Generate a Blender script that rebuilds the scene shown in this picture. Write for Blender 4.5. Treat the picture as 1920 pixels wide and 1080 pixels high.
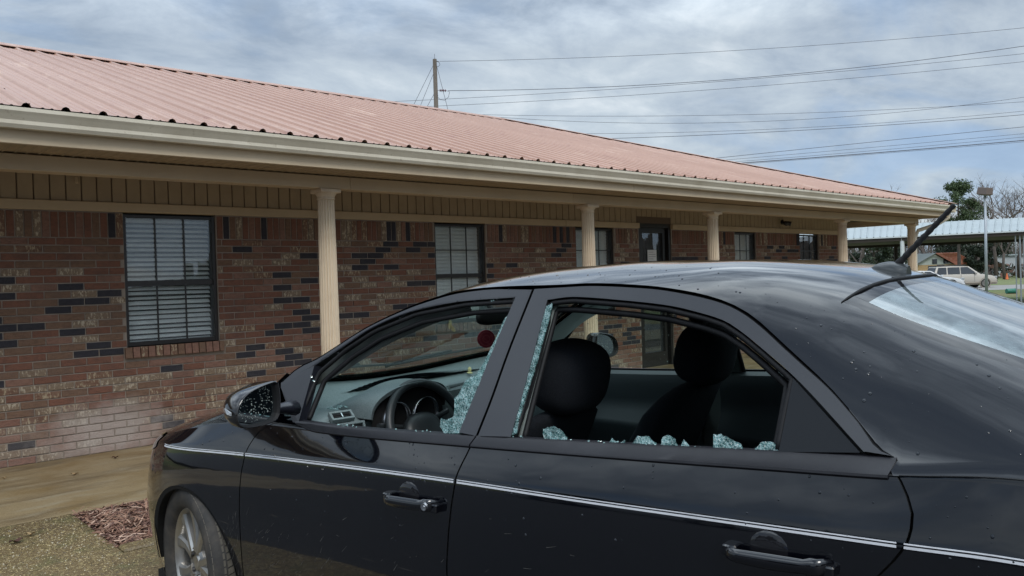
import bpy, bmesh, math, random
from mathutils import Vector, Matrix, noise as mnoise
R=math.radians
rnd=random.Random(7)
for o in list(bpy.data.objects): bpy.data.objects.remove(o,do_unlink=True)
SC=bpy.context.scene; COL=SC.collection
# ------------------------------------------------------------ camera
CAMZ=1.417
cam=bpy.data.cameras.new('camera');camo=bpy.data.objects.new('camera',cam);COL.objects.link(camo)
cam.sensor_width=36;cam.lens=36*1500/1920;cam.clip_start=.05;cam.clip_end=3000
def basis(yaw,pit,rol):
    a,b,c=R(yaw),R(pit),R(rol)
    f=Vector((math.cos(a),math.sin(a),0));r=Vector((math.sin(a),-math.cos(a),0));u=Vector((0,0,1))
    f2=f*math.cos(b)+u*math.sin(b);u2=u*math.cos(b)-f*math.sin(b)
    return f2,r*math.cos(c)+u2*math.sin(c),u2*math.cos(c)-r*math.sin(c)
F_,R_,U_=basis(47.9,-.65,-1.72)
camo.matrix_world=Matrix(((R_.x,U_.x,-F_.x,0),(R_.y,U_.y,-F_.y,0),(R_.z,U_.z,-F_.z,CAMZ),(0,0,0,1)))
SC.camera=camo
def at(px,Z):
    "ground position (x,y) of a thing seen at picture column px, Z metres away"
    X=(px-960)/1500*Z
    return .742*X+.67*Z, -.67*X+.742*Z
# ------------------------------------------------------------ light
wd=bpy.data.worlds.new('World');SC.world=wd;wd.use_nodes=True
nt=wd.node_tree;nt.nodes.clear();N=nt.nodes;L=nt.links
SUN_EL,SUN_AZ=48,205      # azimuth: compass-like, from +Y clockwise
sky=N.new('ShaderNodeTexSky');sky.sky_type='NISHITA';sky.sun_disc=False
sky.sun_elevation=R(SUN_EL);sky.sun_rotation=R(SUN_AZ)
bg1=N.new('ShaderNodeBackground');bg1.inputs[1].default_value=.10
L.new(sky.outputs[0],bg1.inputs[0])
tc=N.new('ShaderNodeTexCoord');sep=N.new('ShaderNodeSeparateXYZ');L.new(tc.outputs['Generated'],sep.inputs[0])
def mth(op,a,b=None,cl=False):
    m=N.new('ShaderNodeMath');m.operation=op;m.use_clamp=cl
    for i,v in enumerate((a,b)):
        if v is None: continue
        if isinstance(v,(int,float)): m.inputs[i].default_value=v
        else: L.new(v,m.inputs[i])
    return m.outputs[0]
zz=mth('ADD',mth('MAXIMUM',sep.outputs[2],0.0),.22)
cx=mth('DIVIDE',sep.outputs[0],zz);cy=mth('DIVIDE',sep.outputs[1],zz)
cmb=N.new('ShaderNodeCombineXYZ');L.new(cx,cmb.inputs[0]);L.new(cy,cmb.inputs[1])
def nz(scale,det,rough,dist=0,off=(0,0,0)):
    mp=N.new('ShaderNodeMapping');mp.inputs['Location'].default_value=off
    mp.inputs['Rotation'].default_value=(0,0,R(38));mp.inputs['Scale'].default_value=(1,1.35,1)
    L.new(cmb.outputs[0],mp.inputs[0])
    n=N.new('ShaderNodeTexNoise');n.inputs['Scale'].default_value=scale;n.inputs['Detail'].default_value=det
    n.inputs['Roughness'].default_value=rough;n.inputs['Distortion'].default_value=dist
    L.new(mp.outputs[0],n.inputs[0]);return n.outputs[0]
def ramp(src,stops):
    r=N.new('ShaderNodeValToRGB');e=r.color_ramp.elements
    while len(e)<len(stops): e.new(.5)
    for i,(p,c) in enumerate(stops): e[i].position=p;e[i].color=(*c,1)
    L.new(src,r.inputs[0]);return r.outputs[0]
big=nz(1.05,7,.52,.5,(3.1,1.7,0));fine=nz(2.9,8,.62,.3,(.3,5.2,0))
mixn=mth('ADD',mth('MULTIPLY',big,.60),mth('MULTIPLY',fine,.40))
cloudcol=ramp(mixn,[(.34,(.22,.28,.37)),(.43,(.31,.38,.47)),(.50,(.42,.49,.57)),(.57,(.53,.60,.66)),(.69,(.78,.83,.86))])
cover=mth('MULTIPLY',mth('SUBTRACT',mth('ADD',big,mth('MULTIPLY',sep.outputs[2],.45)),.36),4.5,True)
cover=mth('MAXIMUM',cover,.42)
blue=ramp(sep.outputs[2],[(0,(.42,.57,.76)),(.18,(.30,.46,.72)),(.5,(.20,.36,.62))])
cm=N.new('ShaderNodeMixRGB');L.new(cover,cm.inputs[0]);L.new(blue,cm.inputs[1]);L.new(cloudcol,cm.inputs[2])
bg2=N.new('ShaderNodeBackground');L.new(cm.outputs[0],bg2.inputs[0])
# an overcast sky is brighter overhead than near the horizon
brk=mth('ADD',mth('MULTIPLY',mth('MULTIPLY',mth('SUBTRACT',mixn,.44),7.0,True),1.75),.35)
ov=mth('ADD',mth('MULTIPLY',mth('MULTIPLY',mth('SUBTRACT',sep.outputs[2],.27),2.3,True),mth('MULTIPLY',brk,1.75)),1.12)
L.new(ov,bg2.inputs[1])
mx=N.new('ShaderNodeMixShader');mx.inputs[0].default_value=.86
L.new(bg1.outputs[0],mx.inputs[1]);L.new(bg2.outputs[0],mx.inputs[2])
wo=N.new('ShaderNodeOutputWorld');L.new(mx.outputs[0],wo.inputs[0])
sl=bpy.data.lights.new('sun','SUN');sl.energy=1.5;sl.angle=R(22);sl.color=(1,.97,.92)
slo=bpy.data.objects.new('sun',sl);COL.objects.link(slo)
sd=Vector((math.sin(R(SUN_AZ))*math.cos(R(SUN_EL)),math.cos(R(SUN_AZ))*math.cos(R(SUN_EL)),math.sin(R(SUN_EL))))
slo.rotation_euler=sd.to_track_quat('Z','Y').to_euler()
SC.view_settings.view_transform='Standard';SC.view_settings.look='None'
SC.view_settings.exposure=0.06;SC.view_settings.gamma=1
SC.render.engine='CYCLES'
# ------------------------------------------------------------ helpers
class MB:
    "collects verts and faces for ONE mesh"
    def __init__(s): s.v=[];s.f=[];s.m=[];s.n=[]
    def add(s,vs,fs,mi=0,ns=None):
        k=len(s.v);s.v+=[tuple(q) for q in vs];s.f+=[tuple(i+k for i in q) for q in fs];s.m+=[mi]*len(fs)
        s.n+=([tuple(q) for q in ns] if ns else [(0,0,0)]*len(vs))
    def box(s,x0,y0,z0,x1,y1,z1,mi=0,M=None):
        vs=[Vector(q) for q in((x0,y0,z0),(x1,y0,z0),(x1,y1,z0),(x0,y1,z0),(x0,y0,z1),(x1,y0,z1),(x1,y1,z1),(x0,y1,z1))]
        if M: vs=[M@v for v in vs]
        s.add(vs,[(0,3,2,1),(4,5,6,7),(0,1,5,4),(1,2,6,5),(2,3,7,6),(3,0,4,7)],mi)
    def bbox(s,x0,y0,z0,x1,y1,z1,b=.01,mi=0):
        "box with bevelled vertical+horizontal front edges"
        ring=lambda x0,y0,x1,y1,z,b:[(x0+b,y0,z),(x1-b,y0,z),(x1,y0+b,z),(x1,y1-b,z),(x1-b,y1,z),(x0+b,y1,z),(x0,y1-b,z),(x0,y0+b,z)]
        rs=[ring(x0+b,y0+b,x1-b,y1-b,z0,b*.5),ring(x0,y0,x1,y1,z0+b,b),ring(x0,y0,x1,y1,z1-b,b),ring(x0+b,y0+b,x1-b,y1-b,z1,b*.5)]
        s.rings(rs,mi,True)
    def rings(s,rs,mi=0,cap=True,close=True):
        n=len(rs[0]);vs=[q for r in rs for q in r];fs=[]
        for i in range(len(rs)-1):
            for j in range(n if close else n-1):
                a=i*n+j;b=i*n+(j+1)%n;fs.append((a,b,b+n,a+n))
        if cap: fs.append(tuple(range(n-1,-1,-1)));fs.append(tuple((len(rs)-1)*n+j for j in range(n)))
        s.add(vs,fs,mi)
    def tube(s,pts,rad,n=8,mi=0,cap=True):
        pts=[Vector(p) for p in pts];rs=[];k=len(pts)
        if not hasattr(rad,'__len__'): rad=[rad]*k
        t0=(pts[1]-pts[0]).normalized();up=Vector((0,0,1)) if abs(t0.z)<.9 else Vector((1,0,0))
        a=t0.cross(up).normalized()
        for i in range(k):
            t=(pts[min(i+1,k-1)]-pts[max(i-1,0)]).normalized()
            a=(a-t*a.dot(t)).normalized();b=t.cross(a)
            rs.append([pts[i]+(a*math.cos(2*math.pi*j/n)+b*math.sin(2*math.pi*j/n))*rad[i] for j in range(n)])
        s.rings(rs,mi,cap)
    def lathe(s,prof,n=24,M=None,mi=0,cap=False):
        rs=[]
        for r,z in prof:
            ring=[Vector((r*math.cos(2*math.pi*j/n),r*math.sin(2*math.pi*j/n),z)) for j in range(n)]
            if M: ring=[M@q for q in ring]
            rs.append(ring)
        s.rings(rs,mi,cap)
    def ell(s,c,r,n=12,m=8,M=None,mi=0,p=1.0):
        rs=[]
        sg=lambda v,p:math.copysign(abs(v)**p,v)
        for i in range(m+1):
            th=math.pi*(i/m)-math.pi/2;th=max(-1.56,min(1.56,th))
            ring=[]
            for j in range(n):
                ph=2*math.pi*j/n
                q=Vector((r[0]*sg(math.cos(th),p)*sg(math.cos(ph),p),r[1]*sg(math.cos(th),p)*sg(math.sin(ph),p),r[2]*sg(math.sin(th),p)))
                if M: q=M@q
                ring.append(q+Vector(c))
            rs.append(ring)
        s.rings(rs,mi,True)
    def grid(s,P,mi=0,ns=None,flip=False):
        n=len(P[0]);vs=[q for r in P for q in r];fs=[]
        for i in range(len(P)-1):
            for j in range(n-1):
                a=i*n+j;q=(a,a+1,a+n+1,a+n);fs.append(q[::-1] if flip else q)
        s.add(vs,fs,mi,[q for r in ns for q in r] if ns else None)
    def poly_prism(s,poly,d,mi=0):
        "closed 3-D polygon list pushed by vector d"
        n=len(poly);p=[Vector(q) for q in poly];d=Vector(d)
        s.add(p+[q+d for q in p],[tuple(range(n)),tuple(range(2*n-1,n-1,-1))]+[(i,i+n,(i+1)%n+n,(i+1)%n) for i in range(n)],mi)
    def mesh(s,name,mats,smooth=False,ang=None,fixn=True):
        if any(q!=(0,0,0) for q in s.n):      # turn faces to agree with the given normals
            for i,f in enumerate(s.f):
                a,b,c=Vector(s.v[f[0]]),Vector(s.v[f[1]]),Vector(s.v[f[2]]);d=Vector(s.v[f[-1]])
                fn=(c-a).cross(d-b) if len(f)>3 else (b-a).cross(c-a)
                if fn.dot(Vector(s.n[f[0]])+Vector(s.n[f[2]]))<0: s.f[i]=f[::-1]
        me=bpy.data.meshes.new(name);me.from_pydata(s.v,[],s.f)
        if not isinstance(mats,(list,tuple)): mats=[mats]
        for m in mats: me.materials.append(m)
        me.polygons.foreach_set('material_index',s.m)
        if fixn and not any(q!=(0,0,0) for q in s.n):
            bm=bmesh.new();bm.from_mesh(me);bmesh.ops.recalc_face_normals(bm,faces=bm.faces);bm.to_mesh(me);bm.free()
        if smooth: me.polygons.foreach_set('use_smooth',[True]*len(me.polygons))
        me.update()
        if smooth and ang:
            me.set_sharp_from_angle(angle=R(ang))
        if any(q!=(0,0,0) for q in s.n):
            pass
            me.normals_split_custom_set_from_vertices([Vector(q) for q in s.n])
        return me
    def obj(s,name,mats,parent=None,smooth=False,ang=None,kind=None,fixn=True):
        o=bpy.data.objects.new(name,s.mesh(name,mats,smooth,ang,fixn));COL.objects.link(o)
        if parent: o.parent=parent
        if kind: o['kind']=kind
        return o
def inst(name,me,parent=None,loc=None,rot=None,scl=None):
    o=bpy.data.objects.new(name,me);COL.objects.link(o)
    if parent:o.parent=parent
    if loc:o.location=loc
    if rot:o.rotation_euler=rot
    if scl:o.scale=scl
    return o
def tag(o,label,cat,group=None):
    o['label']=label;o['category']=cat
    if group:o['group']=group
    return o
def thing(name,label,cat,loc=(0,0,0),rz=0,group=None):
    o=bpy.data.objects.new(name,None);COL.objects.link(o);o.location=loc;o.rotation_euler=(0,0,rz)
    o.empty_display_size=.2
    return tag(o,label,cat,group)
def copy_tree(o,parent=None):
    c=o.copy();COL.objects.link(c)
    if parent:c.parent=parent
    for ch in list(o.children): copy_tree(ch,c)
    return c
# ------------------------------------------------------------ materials
MATS={}
def mat(name,col,rough=.6,metal=0,noise=None,bump=None,spec=.5,coat=0,alpha=None,coords='Object',emit=None):
    """noise=[(scale,detail,color2,lo,hi,stretch)], bump=(scale,dist)"""
    m=bpy.data.materials.new(name);m.use_nodes=True;n=m.node_tree.nodes;l=m.node_tree.links
    b=n['Principled BSDF'];b.inputs['Roughness'].default_value=rough;b.inputs['Metallic'].default_value=metal
    b.inputs['Specular IOR Level'].default_value=spec
    if coat: b.inputs['Coat Weight'].default_value=coat;b.inputs['Coat Roughness'].default_value=.03
    tcn=n.new('ShaderNodeTexCoord');geo=n.new('ShaderNodeNewGeometry')
    src=tcn.outputs['Object'] if coords=='Object' else geo.outputs['Position']
    cur=n.new('ShaderNodeRGB');cur.outputs[0].default_value=(*col,1);cur=cur.outputs[0]
    for item in (noise or []):
        sc,det,c2,lo,hi=item[:5];st=item[5] if len(item)>5 else (1,1,1)
        mp=n.new('ShaderNodeMapping');mp.inputs['Scale'].default_value=st;l.new(src,mp.inputs[0])
        t=n.new('ShaderNodeTexNoise');t.inputs['Scale'].default_value=sc;t.inputs['Detail'].default_value=det
        t.inputs['Roughness'].default_value=.62;l.new(mp.outputs[0],t.inputs[0])
        mr=n.new('ShaderNodeMapRange');mr.inputs[1].default_value=lo;mr.inputs[2].default_value=hi;l.new(t.outputs[0],mr.inputs[0])
        mixc=n.new('ShaderNodeMixRGB');l.new(mr.outputs[0],mixc.inputs[0]);l.new(cur,mixc.inputs[1]);mixc.inputs[2].default_value=(*c2,1)
        cur=mixc.outputs[0]
    l.new(cur,b.inputs['Base Color'])
    if bump:
        t=n.new('ShaderNodeTexNoise');t.inputs['Scale'].default_value=bump[0];t.inputs['Detail'].default_value=4;l.new(src,t.inputs[0])
        bn=n.new('ShaderNodeBump');bn.inputs['Distance'].default_value=bump[1];bn.inputs['Strength'].default_value=1
        l.new(t.outputs[0],bn.inputs['Height']);l.new(bn.outputs[0],b.inputs['Normal'])
    m.node_tree.nodes.active=b
    MATS[name]=m;return m
def glassmat(name,tint,haze=None,hz=.0,rough=.0,ior=1.5,gmul=1.0,drops=0):
    "thin sheet: tinted see-through, mirror reflection by Fresnel, a diffuse haze (dirt film, and painted-in sheen on the rear glass)"
    m=bpy.data.materials.new(name);m.use_nodes=True;n=m.node_tree.nodes;l=m.node_tree.links;n.clear()
    out=n.new('ShaderNodeOutputMaterial');tr=n.new('ShaderNodeBsdfTransparent');tr.inputs[0].default_value=(*tint,1)
    gl=n.new('ShaderNodeBsdfGlossy');gl.inputs['Roughness'].default_value=rough
    fr=n.new('ShaderNodeFresnel')
    gg=n.new('ShaderNodeNewGeometry');io=n.new('ShaderNodeMapRange');io.inputs[3].default_value=ior;io.inputs[4].default_value=1/ior
    l.new(gg.outputs['Backfacing'],io.inputs[0]);l.new(io.outputs[0],fr.inputs[0])   # a thin sheet mirrors alike from both sides
    mu=n.new('ShaderNodeMath');mu.operation='MULTIPLY';mu.use_clamp=True;mu.inputs[1].default_value=gmul;l.new(fr.outputs[0],mu.inputs[0])
    mx=n.new('ShaderNodeMixShader');l.new(mu.outputs[0],mx.inputs[0])
    base=tr.outputs[0]
    if hz>0:
        df=n.new('ShaderNodeBsdfDiffuse');df.inputs[0].default_value=(*haze,1)
        g=n.new('ShaderNodeTexCoord');t=n.new('ShaderNodeTexNoise');t.inputs['Scale'].default_value=9;t.inputs['Detail'].default_value=6;t.inputs['Roughness'].default_value=.7
        l.new(g.outputs['Object'],t.inputs[0]);mr=n.new('ShaderNodeMapRange');mr.inputs[1].default_value=.3;mr.inputs[2].default_value=.8
        mr.inputs[3].default_value=hz*.3;mr.inputs[4].default_value=hz*1.7;l.new(t.outputs[0],mr.inputs[0])
        m2=n.new('ShaderNodeMixShader');l.new(mr.outputs[0],m2.inputs[0]);l.new(tr.outputs[0],m2.inputs[1]);l.new(df.outputs[0],m2.inputs[2]);base=m2.outputs[0]
    l.new(base,mx.inputs[1]);l.new(gl.outputs[0],mx.inputs[2]);l.new(mx.outputs[0],out.inputs[0])
    MATS[name]=m;return m
# ------------------------------------------------------------ setting: ground
m_lot=mat('wet_aggregate_concrete',(.15,.105,.048),.5,noise=[(1.6,6,(.09,.062,.032),.42,.7),(38,3,(.30,.23,.10),.54,.68),(110,2,(.50,.41,.24),.60,.70),(5,5,(.10,.10,.04),.5,.75),(60,2,(.05,.04,.025),.58,.72)],bump=(70,.009),coords='World')
m_walk=mat('stained_concrete',(.28,.21,.115),.5,noise=[(1.1,6,(.12,.085,.045),.45,.68,(.7,2.6,1)),(3.2,8,(.34,.29,.20),.52,.75,(.6,2.2,1)),(40,3,(.10,.075,.04),.60,.8),(1.7,7,(.20,.13,.05),.5,.7)],bump=(35,.004),coords='World')
m_soil=mat('dark_soil',(.06,.035,.025),.95,bump=(60,.01),coords='World')
m_asph=mat('asphalt',(.085,.083,.08),.8,noise=[(2,5,(.05,.05,.05),.4,.7),(120,2,(.16,.155,.15),.6,.75)],bump=(150,.003),coords='World')
m_wet=mat('wet_asphalt',(.026,.026,.028),.55,noise=[(.8,5,(.022,.022,.023),.4,.7),(120,2,(.05,.048,.046),.62,.75)],bump=(150,.003),coords='World')
m_grass=mat('winter_grass',(.17,.14,.06),.95,noise=[(.12,5,(.10,.15,.04),.42,.56),(3,6,(.20,.15,.08),.5,.75),(40,3,(.07,.065,.03),.5,.8)],bump=(30,.03),coords='World')
def lotz(x,y):
    if y>3.2: return .022
    return max(-.085,.022-(3.2-y)*.0267)
def gz(x,y):
    d=math.hypot(x-4,y-2)
    base=-.12
    far=-.34
    t=min(1,max(0,(d-16)/30));return base+(far-base)*t
g=MB();rows=[]
vals=[-900,-400,-200,-100,-60,-40,-25,-15,-8,0,6,12,18,25,33,45,60,80,110,160,250,450,900]
P=[[(x,y,gz(x,y)-(.0 if math.hypot(x,y)<150 else .4)) for x in vals] for y in vals]
g.grid(P);o=g.obj('grass_ground',m_grass,smooth=True,fixn=True);o['kind']='structure'
# parking lot: follows the slight fall away from the building
g=MB();xs=[-30,-14,-6,-3,-1,0,1.28,2.5,4,7,11,15,19];ys=[2.72,3.2,4.0,4.56]
P=[[(x,y,lotz(x,y)) for x in [.3]+[q for q in xs if q>.5]] for y in ys];g.grid(P)
g.grid([[(x,y,lotz(x,y)) for x in (.3,1.28)] for y in (4.56,5.0,5.62)])
o=g.obj('concrete_apron',m_lot);o['kind']='structure'
g=MB();g.grid([[(x,y,lotz(x,y)) for x in xs] for y in [-34,-20,-10,-5,-2.5,-1,0,1,2,2.70]])
g.grid([[(x,y,lotz(x,y)) for x in (-30,-14,-6,-3,-1.0,.29)] for y in (2.70,4,5.6)])
g.grid([[(x,y,-.01) for x in (-30,-14,-6,-3.52)] for y in (5.6,8,12,20)])
g.grid([[(x,y,-.09) for x in (-75,-50,-30.01)] for y in (-34,-10,5,20)])
o=g.obj('parking_lot',m_wet);o['kind']='structure'
g=MB();g.box(-3.5,5.62,-.2,19,5.66,.008);o=g.obj('expansion_joint',m_soil);o['kind']='structure'
g=MB();g.box(-3.5,5.625,-.2,19,7.9,.0);
o=g.obj('porch_slab',m_walk);o['kind']='structure'
g=MB();g.box(1.29,4.72,-.2,19,5.61,-.012);o=g.obj('mulch_bed',m_soil);o['kind']='structure'
g=MB();g.bbox(1.29,4.585,-.2,19,4.71,.03,.012);o=g.obj('bed_kerb',m_lot);o['kind']='structure'
# mulch
m_mul=[mat('mulch_a',(.19,.095,.065),.9),mat('mulch_b',(.29,.165,.11),.9),mat('mulch_c',(.10,.05,.04),.9),mat('mulch_d',(.46,.31,.23),.9)]
g=MB()
for i in range(5200):
    x=1.3+2.6*rnd.random()**1.4;y=4.70+.93*rnd.random();z=.0+.025*rnd.random()
    a=rnd.gauss(.3,.9);l=.02+.05*rnd.random();w=.002+.004*rnd.random();t=rnd.gauss(0,.28)
    dx=Vector((math.cos(a)*math.cos(t),math.sin(a)*math.cos(t),math.sin(t)))*l;dy=Vector((-math.sin(a),math.cos(a),rnd.gauss(0,.3)))*w
    c=Vector((x,y,z));bend=Vector((0,0,.006*rnd.random()))
    g.add([c-dx-dy,c-dx+dy,c+dy+bend,c-dy+bend,c+dx-dy*.6,c+dx+dy*.6],[(0,1,2,3),(3,2,5,4)],rnd.choice([0,0,1,1,2,3]))
o=g.obj('mulch_chips',m_mul,kind='stuff',fixn=False);tag(o,'shredded reddish brown mulch in the bed beside the front wheel','mulch')
m_peb=[mat('pebble_ochre',(.38,.30,.15),.7),mat('pebble_dark',(.07,.06,.05),.7),mat('pebble_pale',(.50,.45,.34),.6),mat('pebble_brown',(.20,.14,.08),.7)]
g=MB()
for i in range(6500):
    x=rnd.uniform(.3,1.27) if i%4 else rnd.uniform(1.0,1.9);y=rnd.uniform(3.1,5.6) if x<1.27 else rnd.uniform(3.0,4.55)
    if mnoise.noise(Vector((x*1.3,y*1.3,3)))<rnd.uniform(-.5,.35): continue
    r_=rnd.uniform(.0018,.0052);z=lotz(x,y);a=rnd.random()*6
    pts=[(x+r_*math.cos(a+k*1.2566)*rnd.uniform(.7,1.2),y+r_*math.sin(a+k*1.2566)*rnd.uniform(.7,1.2),z) for k in range(5)]
    g.add(pts+[(x,y,z+r_*.55)],[(0,1,5),(1,2,5),(2,3,5),(3,4,5),(4,0,5)],rnd.choice([0,0,0,1,2,3]))
o=g.obj('exposed_pebbles',m_peb,kind='stuff',fixn=False);tag(o,'ochre pebbles standing out of the worn concrete at the lower left','pebbles')
# leaves and twigs on the slab
m_leaf=mat('dead_leaf',(.07,.03,.02),.8);m_leaf2=mat('pale_leaf',(.32,.22,.11),.8)
def leaf(px,py,s,a,m,label,zz=.03,name='dead_leaf'):
    # ground point under a picture position, at slab height
    d=F_+R_*((px-960)/1500)+U_*((540-py)/1500);k=(zz-CAMZ)/d.z;p=Vector((0,0,CAMZ))+d*k
    b=MB();pts=[]
    for i in range(9):
        t=i/8;w=math.sin(math.pi*t)**.7*.32*s
        pts.append((t*s-s/2,w,.006*math.sin(t*9)+.004,-w))
    b.grid([[(q[0],q[3],q[2]+.008),(q[0],0,q[2]),(q[0],q[1],q[2]+.006)] for q in pts])
    b.tube([(-s/2,0,.004),(-s*.8,.1*s,.004)],.0012,5)
    o=b.obj(name,m,smooth=True,fixn=False);o.location=(p.x,p.y,zz);o.rotation_euler=(0,0,a)
    return tag(o,label,'leaf')
leaf(30,1016,.075,.3,m_leaf,'dark wet leaf lying on the mossy slab at lower left')
leaf(57,1003,.05,-.5,m_leaf2,'pale curled leaf next to the dark leaf on the slab')
leaf(216,859,.05,-.6,m_leaf,'small dark leaf on the porch slab nearer the car nose',.006)
leaf(140,890,.06,-.7,m_leaf2,'small brown leaf in the middle of the porch slab',.006)
leaf(8,898,.03,.2,m_leaf2,'tiny white scrap of leaf at the left edge of the porch slab',.006)
# ------------------------------------------------------------ building
K=.96
WT=7.632;CT=6.672
m_tan=mat('tan_paint',(.52,.40,.255),.55,noise=[(3,5,(.45,.34,.21),.45,.75),(25,3,(.46,.36,.24),.6,.8)],coords='World')
m_tan2=mat('tan_trim_paint',(.60,.475,.32),.5,noise=[(1.3,6,(.50,.39,.26),.45,.75)],coords='World')
m_sid=mat('tan_siding',(.42,.325,.21),.6,noise=[(5,5,(.36,.275,.175),.45,.75)],coords='World')
m_gut=mat('cream_gutter',(.66,.60,.48),.35,noise=[(2,5,(.52,.46,.35),.45,.75),(30,4,(.40,.34,.25),.62,.8)],coords='World')
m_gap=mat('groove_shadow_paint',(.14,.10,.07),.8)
m_mort=mat('mortar',(.30,.25,.205),.95,noise=[(7,5,(.22,.18,.15),.45,.7),(1.5,5,(.38,.33,.29),.55,.75)],bump=(120,.003),coords='World')
def brickmat(name,c,c2,dark,speck=None,seed=0):
    m=mat(name,c,.9,noise=[(22,5,c2,.42,.68,(1,1,2.2)),(6,4,dark,.5,.8)]+([(34,3,speck,.53,.60,(2.2,1,.8))] if speck else []),bump=(70,.006),coords='World')
    # pale salt bloom near the foot of the wall: a stain with a shape of its own
    n=m.node_tree.nodes;l=m.node_tree.links;b=n['Principled BSDF']
    src=b.inputs['Base Color'].links[0].from_socket
    g=n.new('ShaderNodeNewGeometry');vm=n.new('ShaderNodeVectorMath');vm.operation='SUBTRACT';vm.inputs[1].default_value=(2.05,WT,.18);l.new(g.outputs['Position'],vm.inputs[0])
    sc=n.new('ShaderNodeVectorMath');sc.operation='MULTIPLY';sc.inputs[1].default_value=(1/.62,0,1/.30);l.new(vm.outputs[0],sc.inputs[0])
    ln=n.new('ShaderNodeVectorMath');ln.operation='LENGTH';l.new(sc.outputs[0],ln.inputs[0])
    t=n.new('ShaderNodeTexNoise');t.inputs['Scale'].default_value=7;t.inputs['Detail'].default_value=5;l.new(g.outputs['Position'],t.inputs[0])
    ad=n.new('ShaderNodeMath');ad.operation='ADD';l.new(ln.outputs['Value'],ad.inputs[0]);l.new(t.outputs[0],ad.inputs[1])
    mr=n.new('ShaderNodeMapRange');mr.inputs[1].default_value=.85;mr.inputs[2].default_value=1.6;mr.inputs[3].default_value=.72;mr.inputs[4].default_value=0;l.new(ad.outputs[0],mr.inputs[0])
    # second, low band of bloom along the foot
    sp=n.new('ShaderNodeSeparateXYZ');l.new(g.outputs['Position'],sp.inputs[0])
    z2=n.new('ShaderNodeMath');z2.operation='ADD';l.new(sp.outputs[2],z2.inputs[0])
    t2=n.new('ShaderNodeTexNoise');t2.inputs['Scale'].default_value=2.3;t2.inputs['Detail'].default_value=6;l.new(g.outputs['Position'],t2.inputs[0]);l.new(t2.outputs[0],z2.inputs[1])
    m3=n.new('ShaderNodeMapRange');m3.inputs[1].default_value=.5;m3.inputs[2].default_value=.78;m3.inputs[3].default_value=.18;m3.inputs[4].default_value=0;l.new(z2.outputs[0],m3.inputs[0])
    mxx=n.new('ShaderNodeMath');mxx.operation='MAXIMUM';l.new(mr.outputs[0],mxx.inputs[0]);l.new(m3.outputs[0],mxx.inputs[1])
    mi=n.new('ShaderNodeMixRGB');l.new(mxx.outputs[0],mi.inputs[0]);l.new(src,mi.inputs[1]);mi.inputs[2].default_value=(.46,.40,.36,1);l.new(mi.outputs[0],b.inputs['Base Color'])
    return m
BR=[brickmat('brick_red_brown',(.20,.088,.056),(.145,.068,.046),(.115,.062,.046)),
 brickmat('brick_brown',(.19,.11,.070),(.135,.078,.052),(.14,.09,.068)),
 brickmat('brick_dark',(.034,.032,.040),(.024,.023,.029),(.052,.046,.046)),
 brickmat('brick_tan',(.23,.165,.11),(.175,.125,.085),(.17,.11,.075),(.45,.375,.28)),
 brickmat('brick_rose',(.24,.13,.092),(.175,.092,.066),(.14,.08,.06)),
 brickmat('brick_flashed',(.165,.085,.055),(.22,.14,.09),(.11,.06,.045),(.38,.30,.20))]
bld=thing('brick_office_building','low brown brick building with a red metal roof and a columned porch','building',(0,0,0))
CH=.0650;BL=.2045;MJ=.0095      # course height, brick pitch, joint
NROW=29
ZTOPC=NROW*CH                    # 1.885: running courses end, soldier course above
ZHEAD=2.10
wins=[(2.235,3.075,.912),(5.69,6.48,.912),(8.12,8.93,.912),(12.1,12.78,.912),(14.33,15.08,.912)]
door=(9.50,10.30)
def blocked(x0,x1,z0,z1):
    "returns clipped interval list for a brick run against openings"
    segs=[(x0,x1)]
    ops=[(a,b,c,ZHEAD+.01) for a,b,c in wins]+[(a-.03,b+.03,c-.112,c) for a,b,c in wins]+[(door[0],door[1],0,2.3)]
    for a,b,c,d in ops:
        if z1<=c+.02 or z0>=d-.02: continue
        ns=[]
        for s,e in segs:
            if e<=a or s>=b: ns.append((s,e));continue
            if s<a-.02: ns.append((s,a-.004))
            if e>b+.02: ns.append((b+.004,e))
        segs=ns
    return [q for q in segs if q[1]-q[0]>.03]
def kindof(x,z,row,col):
    h=random.Random(row*7919+col*104729+5)
    a=mnoise.noise(Vector((x*1.05,z*4.2,1.7)));b=mnoise.noise(Vector((x*.8+9,z*3.0,7.7)))
    r=h.random()
    if r<(.11 if z<1.95 else .03)+.30*max(0,a-.02)*2.2+(.0 if z>.55 else -.08): return 2
    if r>.90-.5*max(0,b)-(.10 if z<.75 else 0): return 3 if h.random()<.75 else 5
    return h.choice([0,0,1,1,4,4,5] if z<.8 else [0,0,0,1,1,4])
DEP=.09
def brickmesh(w,h,d,mi,seed):
    r=random.Random(seed);b=MB();e=.003
    j=lambda:r.uniform(-.0012,.0012)
    # front face at y=0 (towards the street), chamfered
    f=[(-w/2+e+j(),0,-h/2+e+j()),(w/2-e+j(),j()-.0005,-h/2+e+j()),(w/2-e+j(),0,h/2-e+j()),(-w/2+e+j(),j()-.0005,h/2-e+j())]
    m=[(-w/2,e,-h/2),(w/2,e,-h/2),(w/2,e,h/2),(-w/2,e,h/2)];k=[(q[0],d,q[2]) for q in m]
    b.rings([f,m,k],0,True);return b.mesh('brick',[BR[mi]])
bricks=[]
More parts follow.
